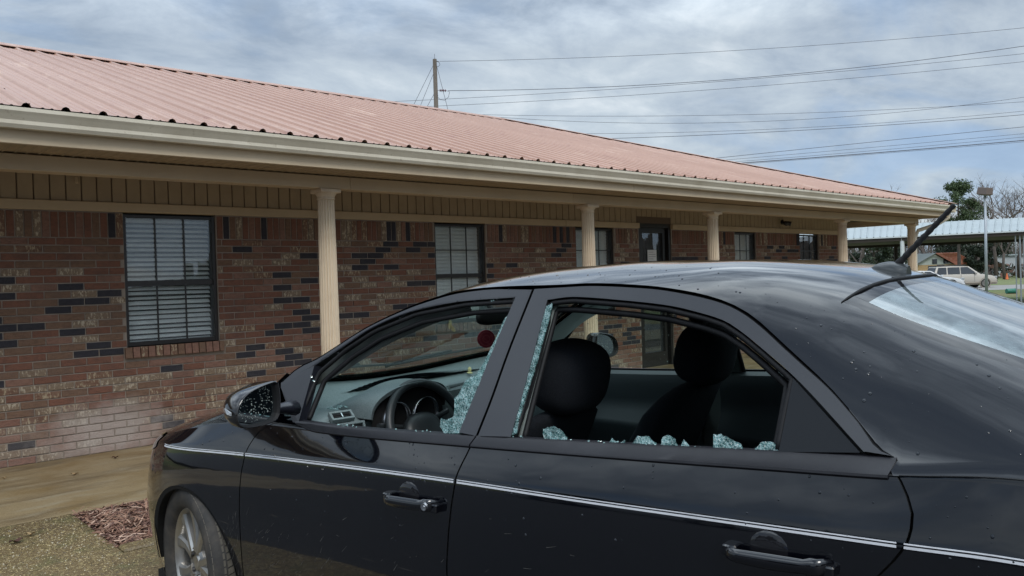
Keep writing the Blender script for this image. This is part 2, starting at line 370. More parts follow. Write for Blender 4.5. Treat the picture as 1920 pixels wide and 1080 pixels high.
for row in range(NROW):
    z0=row*CH+MJ/2;z1=(row+1)*CH-MJ/2;off=(BL/2 if row%2 else 0)-.35
    for col in range(84):
        x0=off+col*BL+MJ/2;x1=off+(col+1)*BL-MJ/2
        if x1>15.93: x1=15.93
        if x1-x0<.03: continue
        for s,e in blocked(x0,x1,z0,z1): bricks.append((s,e,z0,z1,kindof((s+e)/2,z0,row,col),row*100+col,'run'))
col=0;x=-.35
while x<15.9:      # soldier course under the frieze
    for s,e in blocked(x+.004,x+.0595,ZTOPC+.005,2.12): bricks.append((s,e,ZTOPC+.005,2.105,kindof(x,2.0,77,col),9000+col,'sol'))
    x+=.0647;col+=1
def pxsize(b):
    c=Vector(((b[0]+b[1])/2,WT,(b[2]+b[3])/2))-Vector((0,0,CAMZ));Z=c.dot(F_);px=960+1500*c.dot(R_)/Z;py=540-1500*c.dot(U_)/Z
    if px<-10 or px>1600 or (px>640 and py>500+ (960-px)*.2 and False): return 0
    # hidden behind the car
    if py>830-(px-300)*.18 and px>300 and px<560: return 0
    if px>=560 and py>760-(px-480)*.62 : return 0
    if py>500 and px>1040: return 0
    return (b[3]-b[2])*(b[1]-b[0])/(Z*Z)*(1 if px>0 else .2)
bricks.sort(key=pxsize,reverse=True)
cache={}
st=MB()
for i,b in enumerate(bricks):
    w=b[1]-b[0];h=b[3]-b[2];r=random.Random(b[5]);pr=r.uniform(-.0025,.0025)
    if i<300:
        key=(round(w,3),round(h,3),b[4],b[5]%2)
        if key not in cache: cache[key]=brickmesh(w,h,DEP,b[4],hash(key)%999)
        inst('brick',cache[key],bld,((b[0]+b[1])/2,WT+pr,(b[2]+b[3])/2),(0,r.uniform(-.006,.006) if b[6]=='run' else 0,0))
    else:
        e=.003;y=WT+pr
        f=[(b[0]+e,y,b[2]+e),(b[1]-e,y,b[2]+e),(b[1]-e,y,b[3]-e),(b[0]+e,y,b[3]-e)]
        m=[(b[0],y+e,b[2]),(b[1],y+e,b[2]),(b[1],y+e,b[3]),(b[0],y+e,b[3])];k=[(q[0],WT+DEP,q[2]) for q in m]
        st.rings([f,m,k],b[4],True)
st.obj('brick_courses',BR,bld,kind='stuff')
# mortar backing with window openings
g=MB();ym=WT+.007;segs=[(-.35,wins[0][0])]
ops=sorted([(a,b,c-.108,ZHEAD) for a,b,c in wins]+[(door[0],door[1],-.01,2.3)])
px0=-.35
for a,b,c,d in ops:
    g.box(px0,ym,0,a,ym+.11,2.118);
    if c>0: g.box(a,ym,0,b,ym+.11,c)
    px0=b
g.box(px0,ym,0,15.93,ym+.11,2.118)
g.obj('mortar',m_mort,bld)
g=MB();g.box(15.85,WT+.1,0,15.94,14,2.118);g.obj('end_wall',BR[1],bld)
# dark rooms behind the glass
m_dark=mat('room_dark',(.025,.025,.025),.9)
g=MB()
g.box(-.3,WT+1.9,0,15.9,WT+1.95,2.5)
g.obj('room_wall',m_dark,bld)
# ---- windows
m_frame=mat('bronze_window_frame',(.018,.015,.014),.35,noise=[(20,3,(.035,.03,.028),.5,.8)])
m_blind=mat('white_blind_slat',(.90,.90,.88),.5,noise=[(6,3,(.82,.82,.81),.5,.8)])
m_wg=glassmat('house_glass',(.95,.97,.965),(.5,.55,.58),.05,ior=1.5,gmul=1.7)
def window(x0,x1,zs,idx):
    yf=WT+.065
    w=bpy.data.objects.new('window',None);COL.objects.link(w);w.parent=bld
    h=ZHEAD-zs;mid=zs+h*.475
    f=MB()
    for (a,b,c,d,y0,y1) in [(x0,x0+.03,zs,ZHEAD,WT+.03,yf+.05),(x1-.03,x1,zs,ZHEAD,WT+.03,yf+.05),(x0+.03,x1-.03,zs,zs+.035,WT+.035,yf+.05),(x0+.03,x1-.03,ZHEAD-.025,ZHEAD,WT+.035,yf+.05),(x0+.03,x1-.03,mid-.024,mid+.024,WT+.048,yf+.03)]:
        f.box(a,y0,c,b,y1,d)
    f.obj('frame',m_frame,w)
    n=3
    for i in range(1,n):
        x=x0+.03+(x1-x0-.06)*i/n
        f=MB();f.box(x-.007,yf-.012,zs+.035,x+.007,yf-.004,ZHEAD-.025);f.obj('muntin',m_frame,w)
    if idx>0:
        for z in ((mid+ZHEAD)/2,(zs+mid)/2):
            f=MB();f.box(x0+.03,yf-.014,z-.006,x1-.03,yf-.006,z+.006);f.obj('muntin',m_frame,w)
    for a,b in ((zs+.03,mid-.02),(mid+.02,ZHEAD-.02)):
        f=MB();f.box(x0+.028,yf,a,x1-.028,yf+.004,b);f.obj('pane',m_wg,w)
    # blinds
    if idx!=4:
        tilt=R(36) if idx==0 else R(70)
        pitch=.0445
        b=MB();M=Matrix.Rotation(tilt,3,'X');d=.024
        xa,xb=x0+.04,x1-.04
        vs=[M@Vector((x,y,z)) for x in (-(xb-xa)/2,(xb-xa)/2) for y,z in ((-d,-.001),(0,.003),(d,-.001),(d,-.0035),(0,.0005),(-d,-.0035))]
        b.add(vs,[(0,1,7,6),(1,2,8,7),(2,3,9,8),(3,4,10,9),(4,5,11,10),(5,0,6,11),(0,5,4,3,2,1),(6,7,8,9,10,11)])
        me=b.mesh('blind_slat',[m_blind])
        zz_=zs+.03;j=MB();k=0
        while zz_<ZHEAD-.04:
            if idx<2: inst('blind_slat',me,w,((xa+xb)/2+rnd.uniform(-.003,.003),yf+.06,zz_),(rnd.gauss(0,.07)*(1 if idx==0 else .3),rnd.gauss(0,.0025),0))
            else:
                j.add([Vector(v)+Vector(((xa+xb)/2,yf+.06,zz_)) for v in vs],[(0,1,7,6),(1,2,8,7),(3,4,10,9),(4,5,11,10)])
            zz_+=pitch
        if idx>=2: j.obj('blind',m_blind,w)
    # rowlock sill
    s=MB();x=x0-.025;c=0
    while x<x1+.02:
        e=min(x+.058,x1+.03)
        me=brickmesh(e-x,.098,.12,rnd.choice([1,4,4,5,1,4]),c+idx*50)
        if idx<2: inst('sill_brick',me,w,((x+e)/2,WT-.032,zs-.054),(R(-6),0,0))
        else: s.box(x,WT-.028,zs-.103,e,WT+.05,zs-.006)
        x+=.0655;c+=1
    if idx>=2: s.obj('sill',BR[1],w)
    return w
for i,(a,b,c) in enumerate(wins): window(a,b,c,i)
# ---- entrance door
dr=bpy.data.objects.new('entrance_door',None);COL.objects.link(dr);dr.parent=bld
f=MB();a,b=door
for q in [(a,a+.05,0,2.24,WT+.02),(b-.05,b,0,2.24,WT+.02),(a+.05,b-.05,2.14,2.24,WT+.02),(a+.09,a+.15,0,2.14,WT+.06),(b-.15,b-.09,0,2.14,WT+.06),(a+.15,b-.15,2.06,2.14,WT+.06),(a+.15,b-.15,0,.22,WT+.06)]:
    f.box(q[0],q[4],q[2],q[1],q[4]+.1 if q[4]>WT+.03 else WT+.19,q[3])
f.obj('frame',m_frame,dr)
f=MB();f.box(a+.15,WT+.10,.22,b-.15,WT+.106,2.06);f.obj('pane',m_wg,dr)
m_paper=mat('paper',(.72,.72,.70),.7);m_ink=mat('grey_print',(.30,.30,.31),.8)
f=MB();f.box(9.80,WT+.085,1.50,10.02,WT+.0865,1.80)
for k in range(7): f.box(9.825,WT+.0845,1.77-.035*k-.008,9.825+(.17 if k%3 else .12),WT+.085,1.77-.035*k,1)
f.obj('notice_paper',[m_paper,m_ink],dr)
# ---- frieze board, siding, header dark
def board(name,x0,y0,z0,x1,y1,z1,m,par=bld,b=.004):
    g=MB();g.bbox(x0,y0,z0,x1,y1,z1,b);return g.obj(name,m,par)
xs=[-.4,.62,4.3,7.9]
for i in range(len(xs)):
    board('frieze_board',xs[i]+.001,WT-.03,2.118,(xs[i+1] if i<3 else 9.49)-.001,WT+.12,2.20,m_tan)
board('frieze_board',10.31,WT-.03,2.118,13.4,WT+.12,2.20,m_tan);board('frieze_board',13.402,WT-.03,2.118,15.96,WT+.12,2.20,m_tan)
board('door_header',9.49,WT+.01,2.24,10.31,WT+.12,2.30,m_frame)
x=-.4;k=0
bm_=MB();bm_.bbox(0,0,0,.112,.02,.232,.004);sbm=bm_.mesh('siding_board',[m_sid])
while x<15.9:
    if not (9.4<x+.06<10.35): inst('siding_board',sbm,bld,(x,WT-.012,2.201))
    else: inst('siding_board',sbm,bld,(x,WT-.012,2.301),None,(1,1,.55))
    x+=.1215
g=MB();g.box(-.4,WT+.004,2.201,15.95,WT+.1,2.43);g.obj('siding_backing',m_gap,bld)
# ---- porch beam
bx=[-3,.35,3.95,7.0,9.2,13.1,17.3]
for i in range(6): board('porch_beam',bx[i]+.001,CT-.075,2.302,bx[i+1]-.001,CT+.075,2.418,m_tan2)
board('end_beam',17.05,CT+.078,2.302,17.2,14,2.418,m_tan2)
# ---- soffit strips (vinyl, ribbed) and fascia
sb=MB();w=.15
sb.add([(0,0,0),(.012,0,.008),(.06,0,.008),(.072,0,0),(.084,0,.008),(.138,0,.008),(.15,0,0),(0,1.48,0),(.012,1.48,.008),(.06,1.48,.008),(.072,1.48,0),(.084,1.48,.008),(.138,1.48,.008),(.15,1.48,0)],[(i,i+7,i+8,i+1) for i in range(6)])
sbme=sb.mesh('soffit_strip',[m_sid],fixn=False)
x=-3
while x<17.5: inst('soffit_strip',sbme,bld,(x,6.16,2.422));x+=.151
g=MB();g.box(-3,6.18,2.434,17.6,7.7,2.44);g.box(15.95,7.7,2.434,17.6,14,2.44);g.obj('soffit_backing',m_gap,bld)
fx=[-3,.47,7.55,12.0,17.66]
for i in range(4): board('fascia_board',fx[i]+.001,6.125,2.412,fx[i+1]-.001,6.15,2.60,m_tan2)
board('fascia_board',17.64,6.152,2.412,17.665,14,2.60,m_tan2)
# ---- gutter: K profile
pr=[(6.122,2.628),(6.122,2.505),(6.06,2.505),(6.045,2.53),(6.045,2.555),(6.025,2.59),(6.012,2.61),(6.012,2.635),(6.020,2.635),(6.020,2.612),(6.033,2.592),(6.053,2.555),(6.053,2.532),(6.064,2.513),(6.114,2.513),(6.114,2.628)]
g=MB();g.rings([[(x,y,z) for y,z in pr] for x in (-3,17.75)],0,True);gt=g.obj('gutter',m_gut,bld)
g=MB();g.rings([[(17.64+6.122-y+.02,yy,z) for y,z in pr] for yy in (6.03,14)],0,True);g.obj('gutter',m_gut,bld)
g=MB();g.tube([(17.62,6.12,2.52),(17.62,6.14,2.40),(17.50,6.30,2.28),(17.22,6.58,2.16),(17.15,6.62,2.0),(17.15,6.62,.05)],.038,8);g.obj('downspout',m_gut,bld)
# ---- roof
m_roof=mat('red_metal_roof',(.38,.222,.163),.42,noise=[(.5,5,(.44,.27,.205),.4,.7,(1,.25,1)),(14,4,(.32,.17,.135),.56,.8,(1,.3,1)),(3,6,(.58,.41,.32),.58,.8,(2,.2,1))],spec=.4,coords='World')
m_roofd=mat('screw_rust',(.10,.04,.03),.7)
TE,ZE,TR,ZR=6.06,2.652,12.576,4.757
XE=17.72;XR=XE-(TR-TE)
sl_=(ZR-ZE)/(TR-TE)
def rz_(t): return ZE+(t-TE)*sl_
def ttop(x): return TR if x<XR else TE+max(0.0,(XE-x))
PW=.235;nrm=Vector((0,-sl_,1)).normalized()
prof=[(0,0),(.012,.019),(.030,.026),(.048,.019),(.060,0),(.115,0),(.122,.005),(.130,.005),(.137,0),(.170,0),(.177,.005),(.185,.005),(.192,0)]
x0=-3.06;first=True
while x0<XE-.05:
    g=MB();low=[];top=[]
    for r_ in range(4):
        for px_,h in prof:
            x=x0+r_*PW+px_
            if x>XE: continue
            low.append(Vector((x,TE,ZE))+nrm*h);t=ttop(x);top.append(Vector((x,t,rz_(t)))+nrm*h)
    x=x0+4*PW
    if x<=XE: low.append(Vector((x,TE,ZE)));t=ttop(x);top.append(Vector((x,t,rz_(t))))
    mid=[a.lerp(b,.5) for a,b in zip(low,top)]
    g.grid([low,mid,top]);g.obj('roof_sheet',m_roof,bld,smooth=False,fixn=False)
    x0+=4*PW
g=MB()     # underlay (closes the ribs with darkness), back slope, hip end
d=.012
g.add([(-3,TE+.03,ZE-d),(XE-.03,TE+.03,ZE-d),(XR,TR,ZR-d),(-3,TR,ZR-d)],[(0,1,2,3)])
g.obj('roof_deck',m_dark,bld)
g=MB();g.add([(-3,TR,ZR),(XR,TR,ZR),(XE,2*TR-TE,ZE),(-3,2*TR-TE,ZE)],[(0,1,2,3)]);g.obj('roof_back_slope',m_roof,bld)
g=MB();g.add([(XE,TE,ZE),(XE,2*TR-TE,ZE),(XR,TR,ZR)],[(0,1,2)]);g.obj('roof_hip_end',m_roof,bld)
g=MB();up=Vector((0,0,.034))
cap=[Vector((0,-.17,-.17*sl_)),Vector((0,-.165,-.165*sl_+.006)),Vector((0,-.02,.012)),Vector((0,0,.022)),Vector((0,.02,.012)),Vector((0,.17,-.17*sl_))]
g.rings([[c+up+Vector((x,TR,ZR)) for c in cap]+[c+up+Vector((x,TR,ZR-.004)) for c in cap[::-1]] for x in (-3,0,3,6,9,XR)],0,True)
g.obj('ridge_cap',m_roof,bld)
g=MB();hv=Vector((XE-XR,TE-TR,ZE-ZR)).normalized();sd_=hv.cross(Vector((0,0,1))).normalized()
a0=Vector((XR,TR,ZR))+up;a1=Vector((XE,TE,ZE))+up
g.rings([[p-sd_*.15-Vector((0,0,.02)),p+Vector((0,0,.018)),p+sd_*.15-Vector((0,0,.02)),p+sd_*.15-Vector((0,0,.024)),p+Vector((0,0,.014)),p-sd_*.15-Vector((0,0,.024))] for p in (a0,a1)],0,True)
g.obj('hip_cap',m_roof,bld)
g=MB()      # screws with rubber washers
for k,t in enumerate([6.16,6.95,7.75,8.6,9.5,10.4,11.4,12.3]):
    x=-.5
    while x<XE:
        if t<ttop(x)-.05 and rnd.random()<.93:
            c=Vector((x+.085,t+rnd.uniform(-.02,.02),rz_(t)))+nrm*.003
            g.rings([[c+Vector((math.cos(a)*.010,math.sin(a)*.010,math.sin(a)*.010*sl_))+nrm*h for a in [i*math.pi/3 for i in range(6)]] for h in (0,.006)],0,True)
        x+=PW
g.obj('roof_screws',m_roofd,bld,kind='stuff')
# ---- columns
m_col=mat('cream_column_paint',(.68,.56,.41),.5,noise=[(3,5,(.54,.42,.30),.48,.72),(25,4,(.68,.57,.43),.55,.8)],coords='World')
def column(x,label):
    c=thing('porch_column',label,'column',(x,CT,0),0,'fluted columns along the porch')
    g=MB();NF=18;rs=[]
    for z,r0 in [(.16,.088),(.9,.0875),(1.6,.083),(2.20,.076)]:
        ring=[]
        for j in range(NF*6):
            a=2*math.pi*j/(NF*6);ph=(j%6)/6
            d=.0 if ph<.17 or ph>.83 else .013*math.sin((ph-.17)/.66*math.pi)
            ring.append(((r0-d)*math.cos(a),(r0-d)*math.sin(a),z))
        rs.append(ring)
    g.rings(rs,0,True);g.obj('shaft',m_col,c,smooth=True,ang=35)
    g=MB();g.lathe([(.078,2.2),(.083,2.205),(.083,2.215),(.079,2.222),(.082,2.235),(.098,2.258),(.10,2.262)],24,cap=True)
    g.bbox(-.105,-.105,2.262,.105,.105,2.300,.006);g.obj('capital',m_col,c)
    g=MB();g.bbox(-.125,-.125,0,.125,.125,.07,.006);g.lathe([(.118,.07),(.122,.09),(.118,.11),(.10,.12),(.10,.135),(.092,.15),(.09,.16)],24,cap=True);g.obj('base',m_col,c)
    return c
for x,lb in [(3.73,'cream fluted column nearest the camera, in front of the brick wall between the first two windows'),(7.32,'cream fluted column just right of the three pane window with closed blinds'),(10.0,'cream fluted column standing just right of the glass entrance door'),(14.06,'cream fluted column in line with the right end of the brick wall'),(17.12,'free standing fluted column at the far porch corner behind the car aerial'),(.1,'cream fluted column beyond the left edge, left of the blinds window')][:5]:
    column(x,lb)
# small dark flood lamp under the porch ceiling
fl=thing('porch_flood_lamp','small dark twin lamp mounted on the siding near the far end of the porch','lamp',(13.55,7.56,2.31))
g=MB();g.lathe([(.05,0),(.05,.02),(.02,.03)],10,Matrix.Rotation(R(90),4,'X'),cap=True);g.obj('mounting_plate',m_frame,fl)
for s in(-1,1):
    g=MB();g.tube([(0,-.02,0),(s*.05,-.08,-.02),(s*.08,-.14,-.04)],[.015,.035,.045],8);g.obj('lamp_head',m_frame,fl,smooth=True)
# pipe stub on siding, left
g=MB();g.tube([(1.86,7.6,2.40),(1.86,7.58,2.35)],.012,6);g.obj('vent_stub',m_tan2,bld)
# ------------------------------------------------------------ the black car

def pchip(xs,ys):
    xs=[float(v) for v in xs];ys=[float(v) for v in ys];n=len(xs)
    h=[xs[i+1]-xs[i] for i in range(n-1)];d=[(ys[i+1]-ys[i])/h[i] for i in range(n-1)]
    m=[0.0]*n
    m[0]=d[0];m[-1]=d[-1]
    for i in range(1,n-1):
        if d[i-1]*d[i]>0:
            w1=2*h[i]+h[i-1];w2=h[i]+2*h[i-1];m[i]=(w1+w2)/(w1/d[i-1]+w2/d[i])
    def f(x):
        if x<=xs[0]:return ys[0]+m[0]*(x-xs[0])*0
        if x>=xs[-1]:return ys[-1]
        lo=0;hi=n-1
        while hi-lo>1:
            k=(lo+hi)//2
            if xs[k]<=x:lo=k
            else:hi=k
        t=(x-xs[lo])/h[lo];t2=t*t;t3=t2*t
        return (2*t3-3*t2+1)*ys[lo]+(t3-2*t2+t)*h[lo]*m[lo]+(3*t2-2*t3)*ys[hi]+(t3-t2)*h[lo]*m[hi]
    return f
zcrease=pchip([.0,.3,.661,1.258,1.884,2.263,2.673,2.95,3.397,3.6,4.0,4.48],[.66,.71,.771,.823,.866,.887,.904,.917,.938,.946,.955,.955])
zbelt=pchip([.0,.3,.5,.66,1.0,1.3,1.5,1.63,1.77,2.3,2.87,3.14,3.37,3.59,4.0,4.48],[.70,.745,.775,.805,.885,.925,.932,.935,.941,.975,1.016,1.037,1.055,1.08,1.085,1.06])
xoff=pchip([.15,.3,.45,.6,.7,.8,.9],[.04,.01,.0,.03,.06,.10,.14])
def Wplan(x,z):
    xf=x-xoff(z)*max(0.,min(1.,(1.2-x)/.6))
    w=.8875
    if xf<.95:
        q=max(0.,min(1.,1-xf/.95));w=.880*(1-q**2.6)**(1/2.6)+.0075*(1-q)
    xr=x+xoff(z)*.6*max(0.,min(1.,(x-3.8)/.5))
    if xr>3.5:
        q=min(1.,(xr-3.5)/.98);w*=(1-q**3.2)**(1/3.0)
    return max(w,.02)
def W(x,z):
    c=zcrease(x);b=zbelt(x);w=Wplan(x,z)
    if z>=b+.012 and x>1.2:
        return min(w-.058,w-.07-.55*(z-.98))
    if z>=c: return w-.016-.039*(min(1.,(z-c)/(b-c)))**1.08
    if z>.64: return w-.016*((z-.64)/max(c-.64,.02))**1.9
    return w-.025*((.64-z)/.36)**2

CURVES={
 'seam_f':[(1.353,1.062),(1.409,1.111),(1.486,1.143),(1.563,1.188),(1.677,1.256),(1.777,1.301),(1.908,1.349),(2.074,1.387),(2.210,1.398),(2.338,1.399)],
 'seam_r':[(2.342,1.399),(2.432,1.405),(2.541,1.410),(2.721,1.404),(2.833,1.391),(2.940,1.369),(2.993,1.348),(3.046,1.317),(3.097,1.281),(3.153,1.242),(3.222,1.194),(3.291,1.134),(3.340,1.087),(3.372,1.070)],
 'tail':[(3.372,1.070),(3.389,1.055),(3.410,1.016),(3.419,0.983),(3.413,0.947),(3.392,0.907),(3.369,0.874)],
 'winf_top':[(1.512,1.113),(1.609,1.198),(1.716,1.263),(1.884,1.323),(2.087,1.358),(2.282,1.372)],
 'winf_rear':[(2.282,1.372),(2.266,1.258),(2.250,1.124),(2.234,0.996)],
 'sail':[(1.494,1.132),(1.353,1.062),(1.502,0.943)],
 'bseam_up':[(2.339,1.396),(2.318,1.197),(2.299,0.994)],
 'bseam_lo':[(2.303,0.985),(2.305,0.974),(2.271,0.902),(2.267,0.873),(2.256,0.762),(2.250,0.613)],
 'winr_front':[(2.402,1.367),(2.411,1.181),(2.417,1.005)],
 'winr_top':[(2.402,1.367),(2.490,1.377),(2.674,1.369),(2.788,1.360),(2.896,1.341),(2.950,1.327),(3.003,1.301),(3.055,1.269),(3.138,1.215)],
 'winr_rear':[(3.138,1.215),(3.136,1.138),(3.135,1.064)],
 'tri':[(3.138,1.213),(3.136,1.063),(3.309,1.081)],
 'stripe':[(0.645,0.756),(1.255,0.810),(1.883,0.854),(2.265,0.875),(2.678,0.894),(2.956,0.909),(3.402,0.934),(3.598,0.944)],
 'gap':[(1.261,0.814),(1.250,0.727),(1.252,0.635),(1.251,0.465),(1.248,0.374)],
 'shard_f':[(2.278,1.359),(2.279,1.338),(2.264,1.310),(2.268,1.269),(2.251,1.245),(2.247,1.208),(2.226,1.154),(2.192,1.134),(2.189,1.096),(2.171,1.084),(2.196,1.062),(2.189,1.021),(2.146,1.027),(2.153,1.003),(2.177,0.989),(2.238,0.996),(2.250,1.156),(2.286,1.359)],
 'shard_b':[(2.408,1.359),(2.413,1.326),(2.413,1.285),(2.405,1.253),(2.415,1.213),(2.414,1.168),(2.402,1.118),(2.407,1.057),(2.418,1.016),(2.399,1.005),(2.405,1.111),(2.407,1.224),(2.400,1.348)],
 's1':[(2.506,1.038),(2.538,1.049),(2.558,1.044),(2.586,1.027),(2.589,1.018),(2.521,1.013)],
 's2':[(2.709,1.027),(2.717,1.041),(2.740,1.037),(2.754,1.040),(2.757,1.031)],
 's3':[(2.775,1.038),(2.786,1.053),(2.817,1.056),(2.844,1.044),(2.845,1.039),(2.777,1.033)],
 's4':[(2.853,1.043),(2.853,1.057),(2.865,1.064),(2.885,1.058),(2.899,1.045)],
 's5':[(2.904,1.048),(2.908,1.059),(2.926,1.052),(2.940,1.046),(2.905,1.044)],
 's6':[(2.985,1.049),(2.978,1.078),(2.996,1.081),(3.025,1.072),(3.046,1.066),(3.056,1.056)],
 's7':[(3.078,1.058),(3.091,1.074),(3.109,1.078),(3.126,1.073),(3.133,1.064)],
 's8':[(3.130,1.062),(3.125,1.081),(3.133,1.091),(3.137,1.063)],
 'handle_f':[(2.004,0.785),(2.216,0.799)],
 'handle_r':[(3.055,0.851),(3.281,0.862)],
 'cup_f':[(2.097,0.750)],
 'cup_r':[(3.150,0.893)],
}

zc_=pchip([1.0,1.1,1.2,1.4,1.6,1.8,1.95,2.1,2.3,2.55,2.8,3.0,3.15,3.25,3.4,3.567,3.8,4.0,4.1],[.945,.985,1.045,1.155,1.262,1.36,1.418,1.446,1.464,1.476,1.475,1.463,1.444,1.422,1.372,1.315,1.225,1.14,1.10])
_s=CURVES['seam_f'][:-1]+CURVES['seam_r'][1:-1]
zs_=pchip([1.0,1.2]+[q[0] for q in _s]+[3.40,3.59,4.0,4.1],[.93,.985]+[q[1]+.006 for q in _s]+[1.066,1.084,1.09,1.085])
def ys_(x):
    z=zs_(x)
    return W(x,z-.006)-.004 if x<3.38 else W(x,zbelt(x)+.013)
px_=pchip([1.0,1.9,2.3,2.9],[2.2,2.4,3.0,3.0])
_pv=[]
for _x in [2.5,2.65,2.8,2.9,3.0,3.1,3.2,3.3]:
    _c,_b,_z=zc_(_x),zbelt(_x)+.013,zs_(_x)
    _pv.append(math.log((_c-_z)/(_c-_b))/math.log(ys_(_x)/W(_x,_b)))
pv_=pchip([2.5,2.65,2.8,2.9,3.0,3.1,3.2,3.3,3.5,3.75,4.1],_pv+[5.0,5.8,6.4])
def H(x,y):
    c=zc_(x);k=min(1,max(0,(x-2.55)/.40));k=k*k*(3-2*k);r=0;t=0
    if k<1:
        t=min(1.15,abs(y)/ys_(x));r+=(1-k)*(c-(c-zs_(x))*t**px_(x))
    if k>0:
        b=zbelt(x)+.013;t=min(1.1,abs(y)/W(x,b));r+=k*(c-(c-b)*t**pv_(x))
        q=min(1,max(0,(x-3.05)/.6));r-=q*q*(3-2*q)*.08*y*y*max(0,1-t**6)
    return r
def nH(x,y):
    e=.004
    return Vector((-(H(x+e,y)-H(x-e,y))/(2*e),-(H(x,y+e)-H(x,y-e))/(2*e),1)).normalized()
def nS(x,z,s,e=.004):
    dx=(W(x+e,z)-W(x-e,z))/(2*e);dz=(W(x,z+e)-W(x,z-e))/(2*e)
    return Vector((-dx,s*1,-dz)).normalized() if s>0 else Vector((-dx,-1,-dz)).normalized()
def S(x,z,s,off=0.):
    p=Vector((x,s*W(x,z),z))
    return p+nS(x,z,s)*off if off else p
def resample(c,n,smooth=True):
    "c: list of 2-D points -> n points by arc length (centripetal spline)"
    d=[0]
    for a,b in zip(c,c[1:]): d.append(d[-1]+math.hypot(b[0]-a[0],b[1]-a[1]))
    if smooth and len(c)>2:
        fx=pchip(d,[q[0] for q in c]);fz=pchip(d,[q[1] for q in c])
    else:
        def lin(v):
            def f(t):
                for i in range(len(d)-1):
                    if t<=d[i+1]+1e-9: 
                        u=(t-d[i])/max(1e-9,d[i+1]-d[i]);return v[i]*(1-u)+v[i+1]*u
                return v[-1]
            return f
        fx=lin([q[0] for q in c]);fz=lin([q[1] for q in c])
    return [(fx(d[-1]*i/(n-1)),fz(d[-1]*i/(n-1))) for i in range(n)]
# ---- materials
def carpaint(name,dirt=0.):
    m=mat(name,(.0012,.0016,.0035),.12,coat=1.0,spec=.10)
    n=m.node_tree.nodes;l=m.node_tree.links;b=n['Principled BSDF'];b.inputs['Coat Roughness'].default_value=.035
    b.inputs['Coat IOR'].default_value=1.6
    tc_=n.new('ShaderNodeTexCoord')
    # fine waviness of pressed steel and paint
    t=n.new('ShaderNodeTexNoise');t.inputs['Scale'].default_value=5;t.inputs['Detail'].default_value=2;l.new(tc_.outputs['Object'],t.inputs[0])
    bn=n.new('ShaderNodeBump');bn.inputs['Distance'].default_value=.0011;l.new(t.outputs[0],bn.inputs['Height'])
    l.new(bn.outputs[0],b.inputs['Coat Normal'])
    # dust film and dried splash streaks rising from the wheels
    sp=n.new('ShaderNodeSeparateXYZ');l.new(tc_.outputs['Object'],sp.inputs[0])
    mp=n.new('ShaderNodeMapping');mp.inputs['Rotation'].default_value=(0,R(-32),0);mp.inputs['Scale'].default_value=(7,30,150);l.new(tc_.outputs['Object'],mp.inputs[0])
    s1=n.new('ShaderNodeTexNoise');s1.inputs['Scale'].default_value=1;s1.inputs['Detail'].default_value=4;l.new(mp.outputs[0],s1.inputs[0])
    hz=n.new('ShaderNodeMapRange');hz.inputs[1].default_value=.75;hz.inputs[2].default_value=.25;l.new(sp.outputs[2],hz.inputs[0])
    st=n.new('ShaderNodeMapRange');st.inputs[1].default_value=.66;st.inputs[2].default_value=.76;l.new(s1.outputs[0],st.inputs[0])
    s2=n.new('ShaderNodeTexNoise');s2.inputs['Scale'].default_value=2.2;s2.inputs['Detail'].default_value=7;l.new(tc_.outputs['Object'],s2.inputs[0])
    f2=n.new('ShaderNodeMapRange');f2.inputs[1].default_value=.35;f2.inputs[2].default_value=.8;l.new(s2.outputs[0],f2.inputs[0])
    def M_(op,a,b_):
        q=n.new('ShaderNodeMath');q.operation=op;q.use_clamp=True
        for i,v in enumerate((a,b_)):
            if isinstance(v,(int,float)): q.inputs[i].default_value=v
            else: l.new(v,q.inputs[i])
        return q.outputs[0]
    streak=M_('MULTIPLY',M_('MULTIPLY',st.outputs[0],hz.outputs[0]),.5)
    film=M_('MULTIPLY',M_('ADD',M_('MULTIPLY',hz.outputs[0],.07),.004),f2.outputs[0])
    tot=M_('ADD',streak,film)
    df=n.new('ShaderNodeBsdfDiffuse');df.inputs[0].default_value=(.22,.19,.15,1)
    ms=n.new('ShaderNodeMixShader');l.new(tot,ms.inputs[0]);l.new(b.outputs[0],ms.inputs[1]);l.new(df.outputs[0],ms.inputs[2])
    out=[q for q in n if q.type=='OUTPUT_MATERIAL'][0];l.new(ms.outputs[0],out.inputs[0])
    return m
m_paint=carpaint('black_car_paint')
m_frm=mat('satin_black_door_frame',(.009,.010,.015),.30,noise=[(3,5,(.017,.018,.023),.4,.8)],spec=.6)
m_rub=mat('black_rubber',(.007,.007,.008),.6,noise=[(30,4,(.016,.016,.018),.55,.85)],spec=.3)
m_void=mat('panel_gap_black',(.002,.002,.002),.9)
m_mold=mat('belt_moulding_plastic',(.011,.011,.014),.42,noise=[(8,5,(.022,.022,.026),.5,.8)],spec=.28)
m_stripe=mat('silver_pinstripe',(.62,.63,.66),.35,noise=[(25,4,(.42,.42,.44),.55,.8)])
m_dash=mat('grey_green_dash_plastic',(.17,.205,.21),.42,noise=[(300,2,(.10,.14,.145),.45,.6),(3,4,(.17,.21,.21),.5,.8)],bump=(500,.0004),spec=.55)
m_card=mat('door_card_plastic',(.035,.045,.049),.5)
m_dashd=mat('dark_dash_plastic',(.020,.024,.026),.45,spec=.5)
m_seat=mat('black_seat_cloth',(.010,.012,.016),.95,noise=[(400,2,(.019,.022,.027),.45,.65)],bump=(500,.0008),spec=.2)
m_trimg=mat('grey_pillar_trim',(.13,.15,.14),.6)
m_chr=mat('satin_metal',(.55,.56,.58),.25,1.0)
m_crz=None
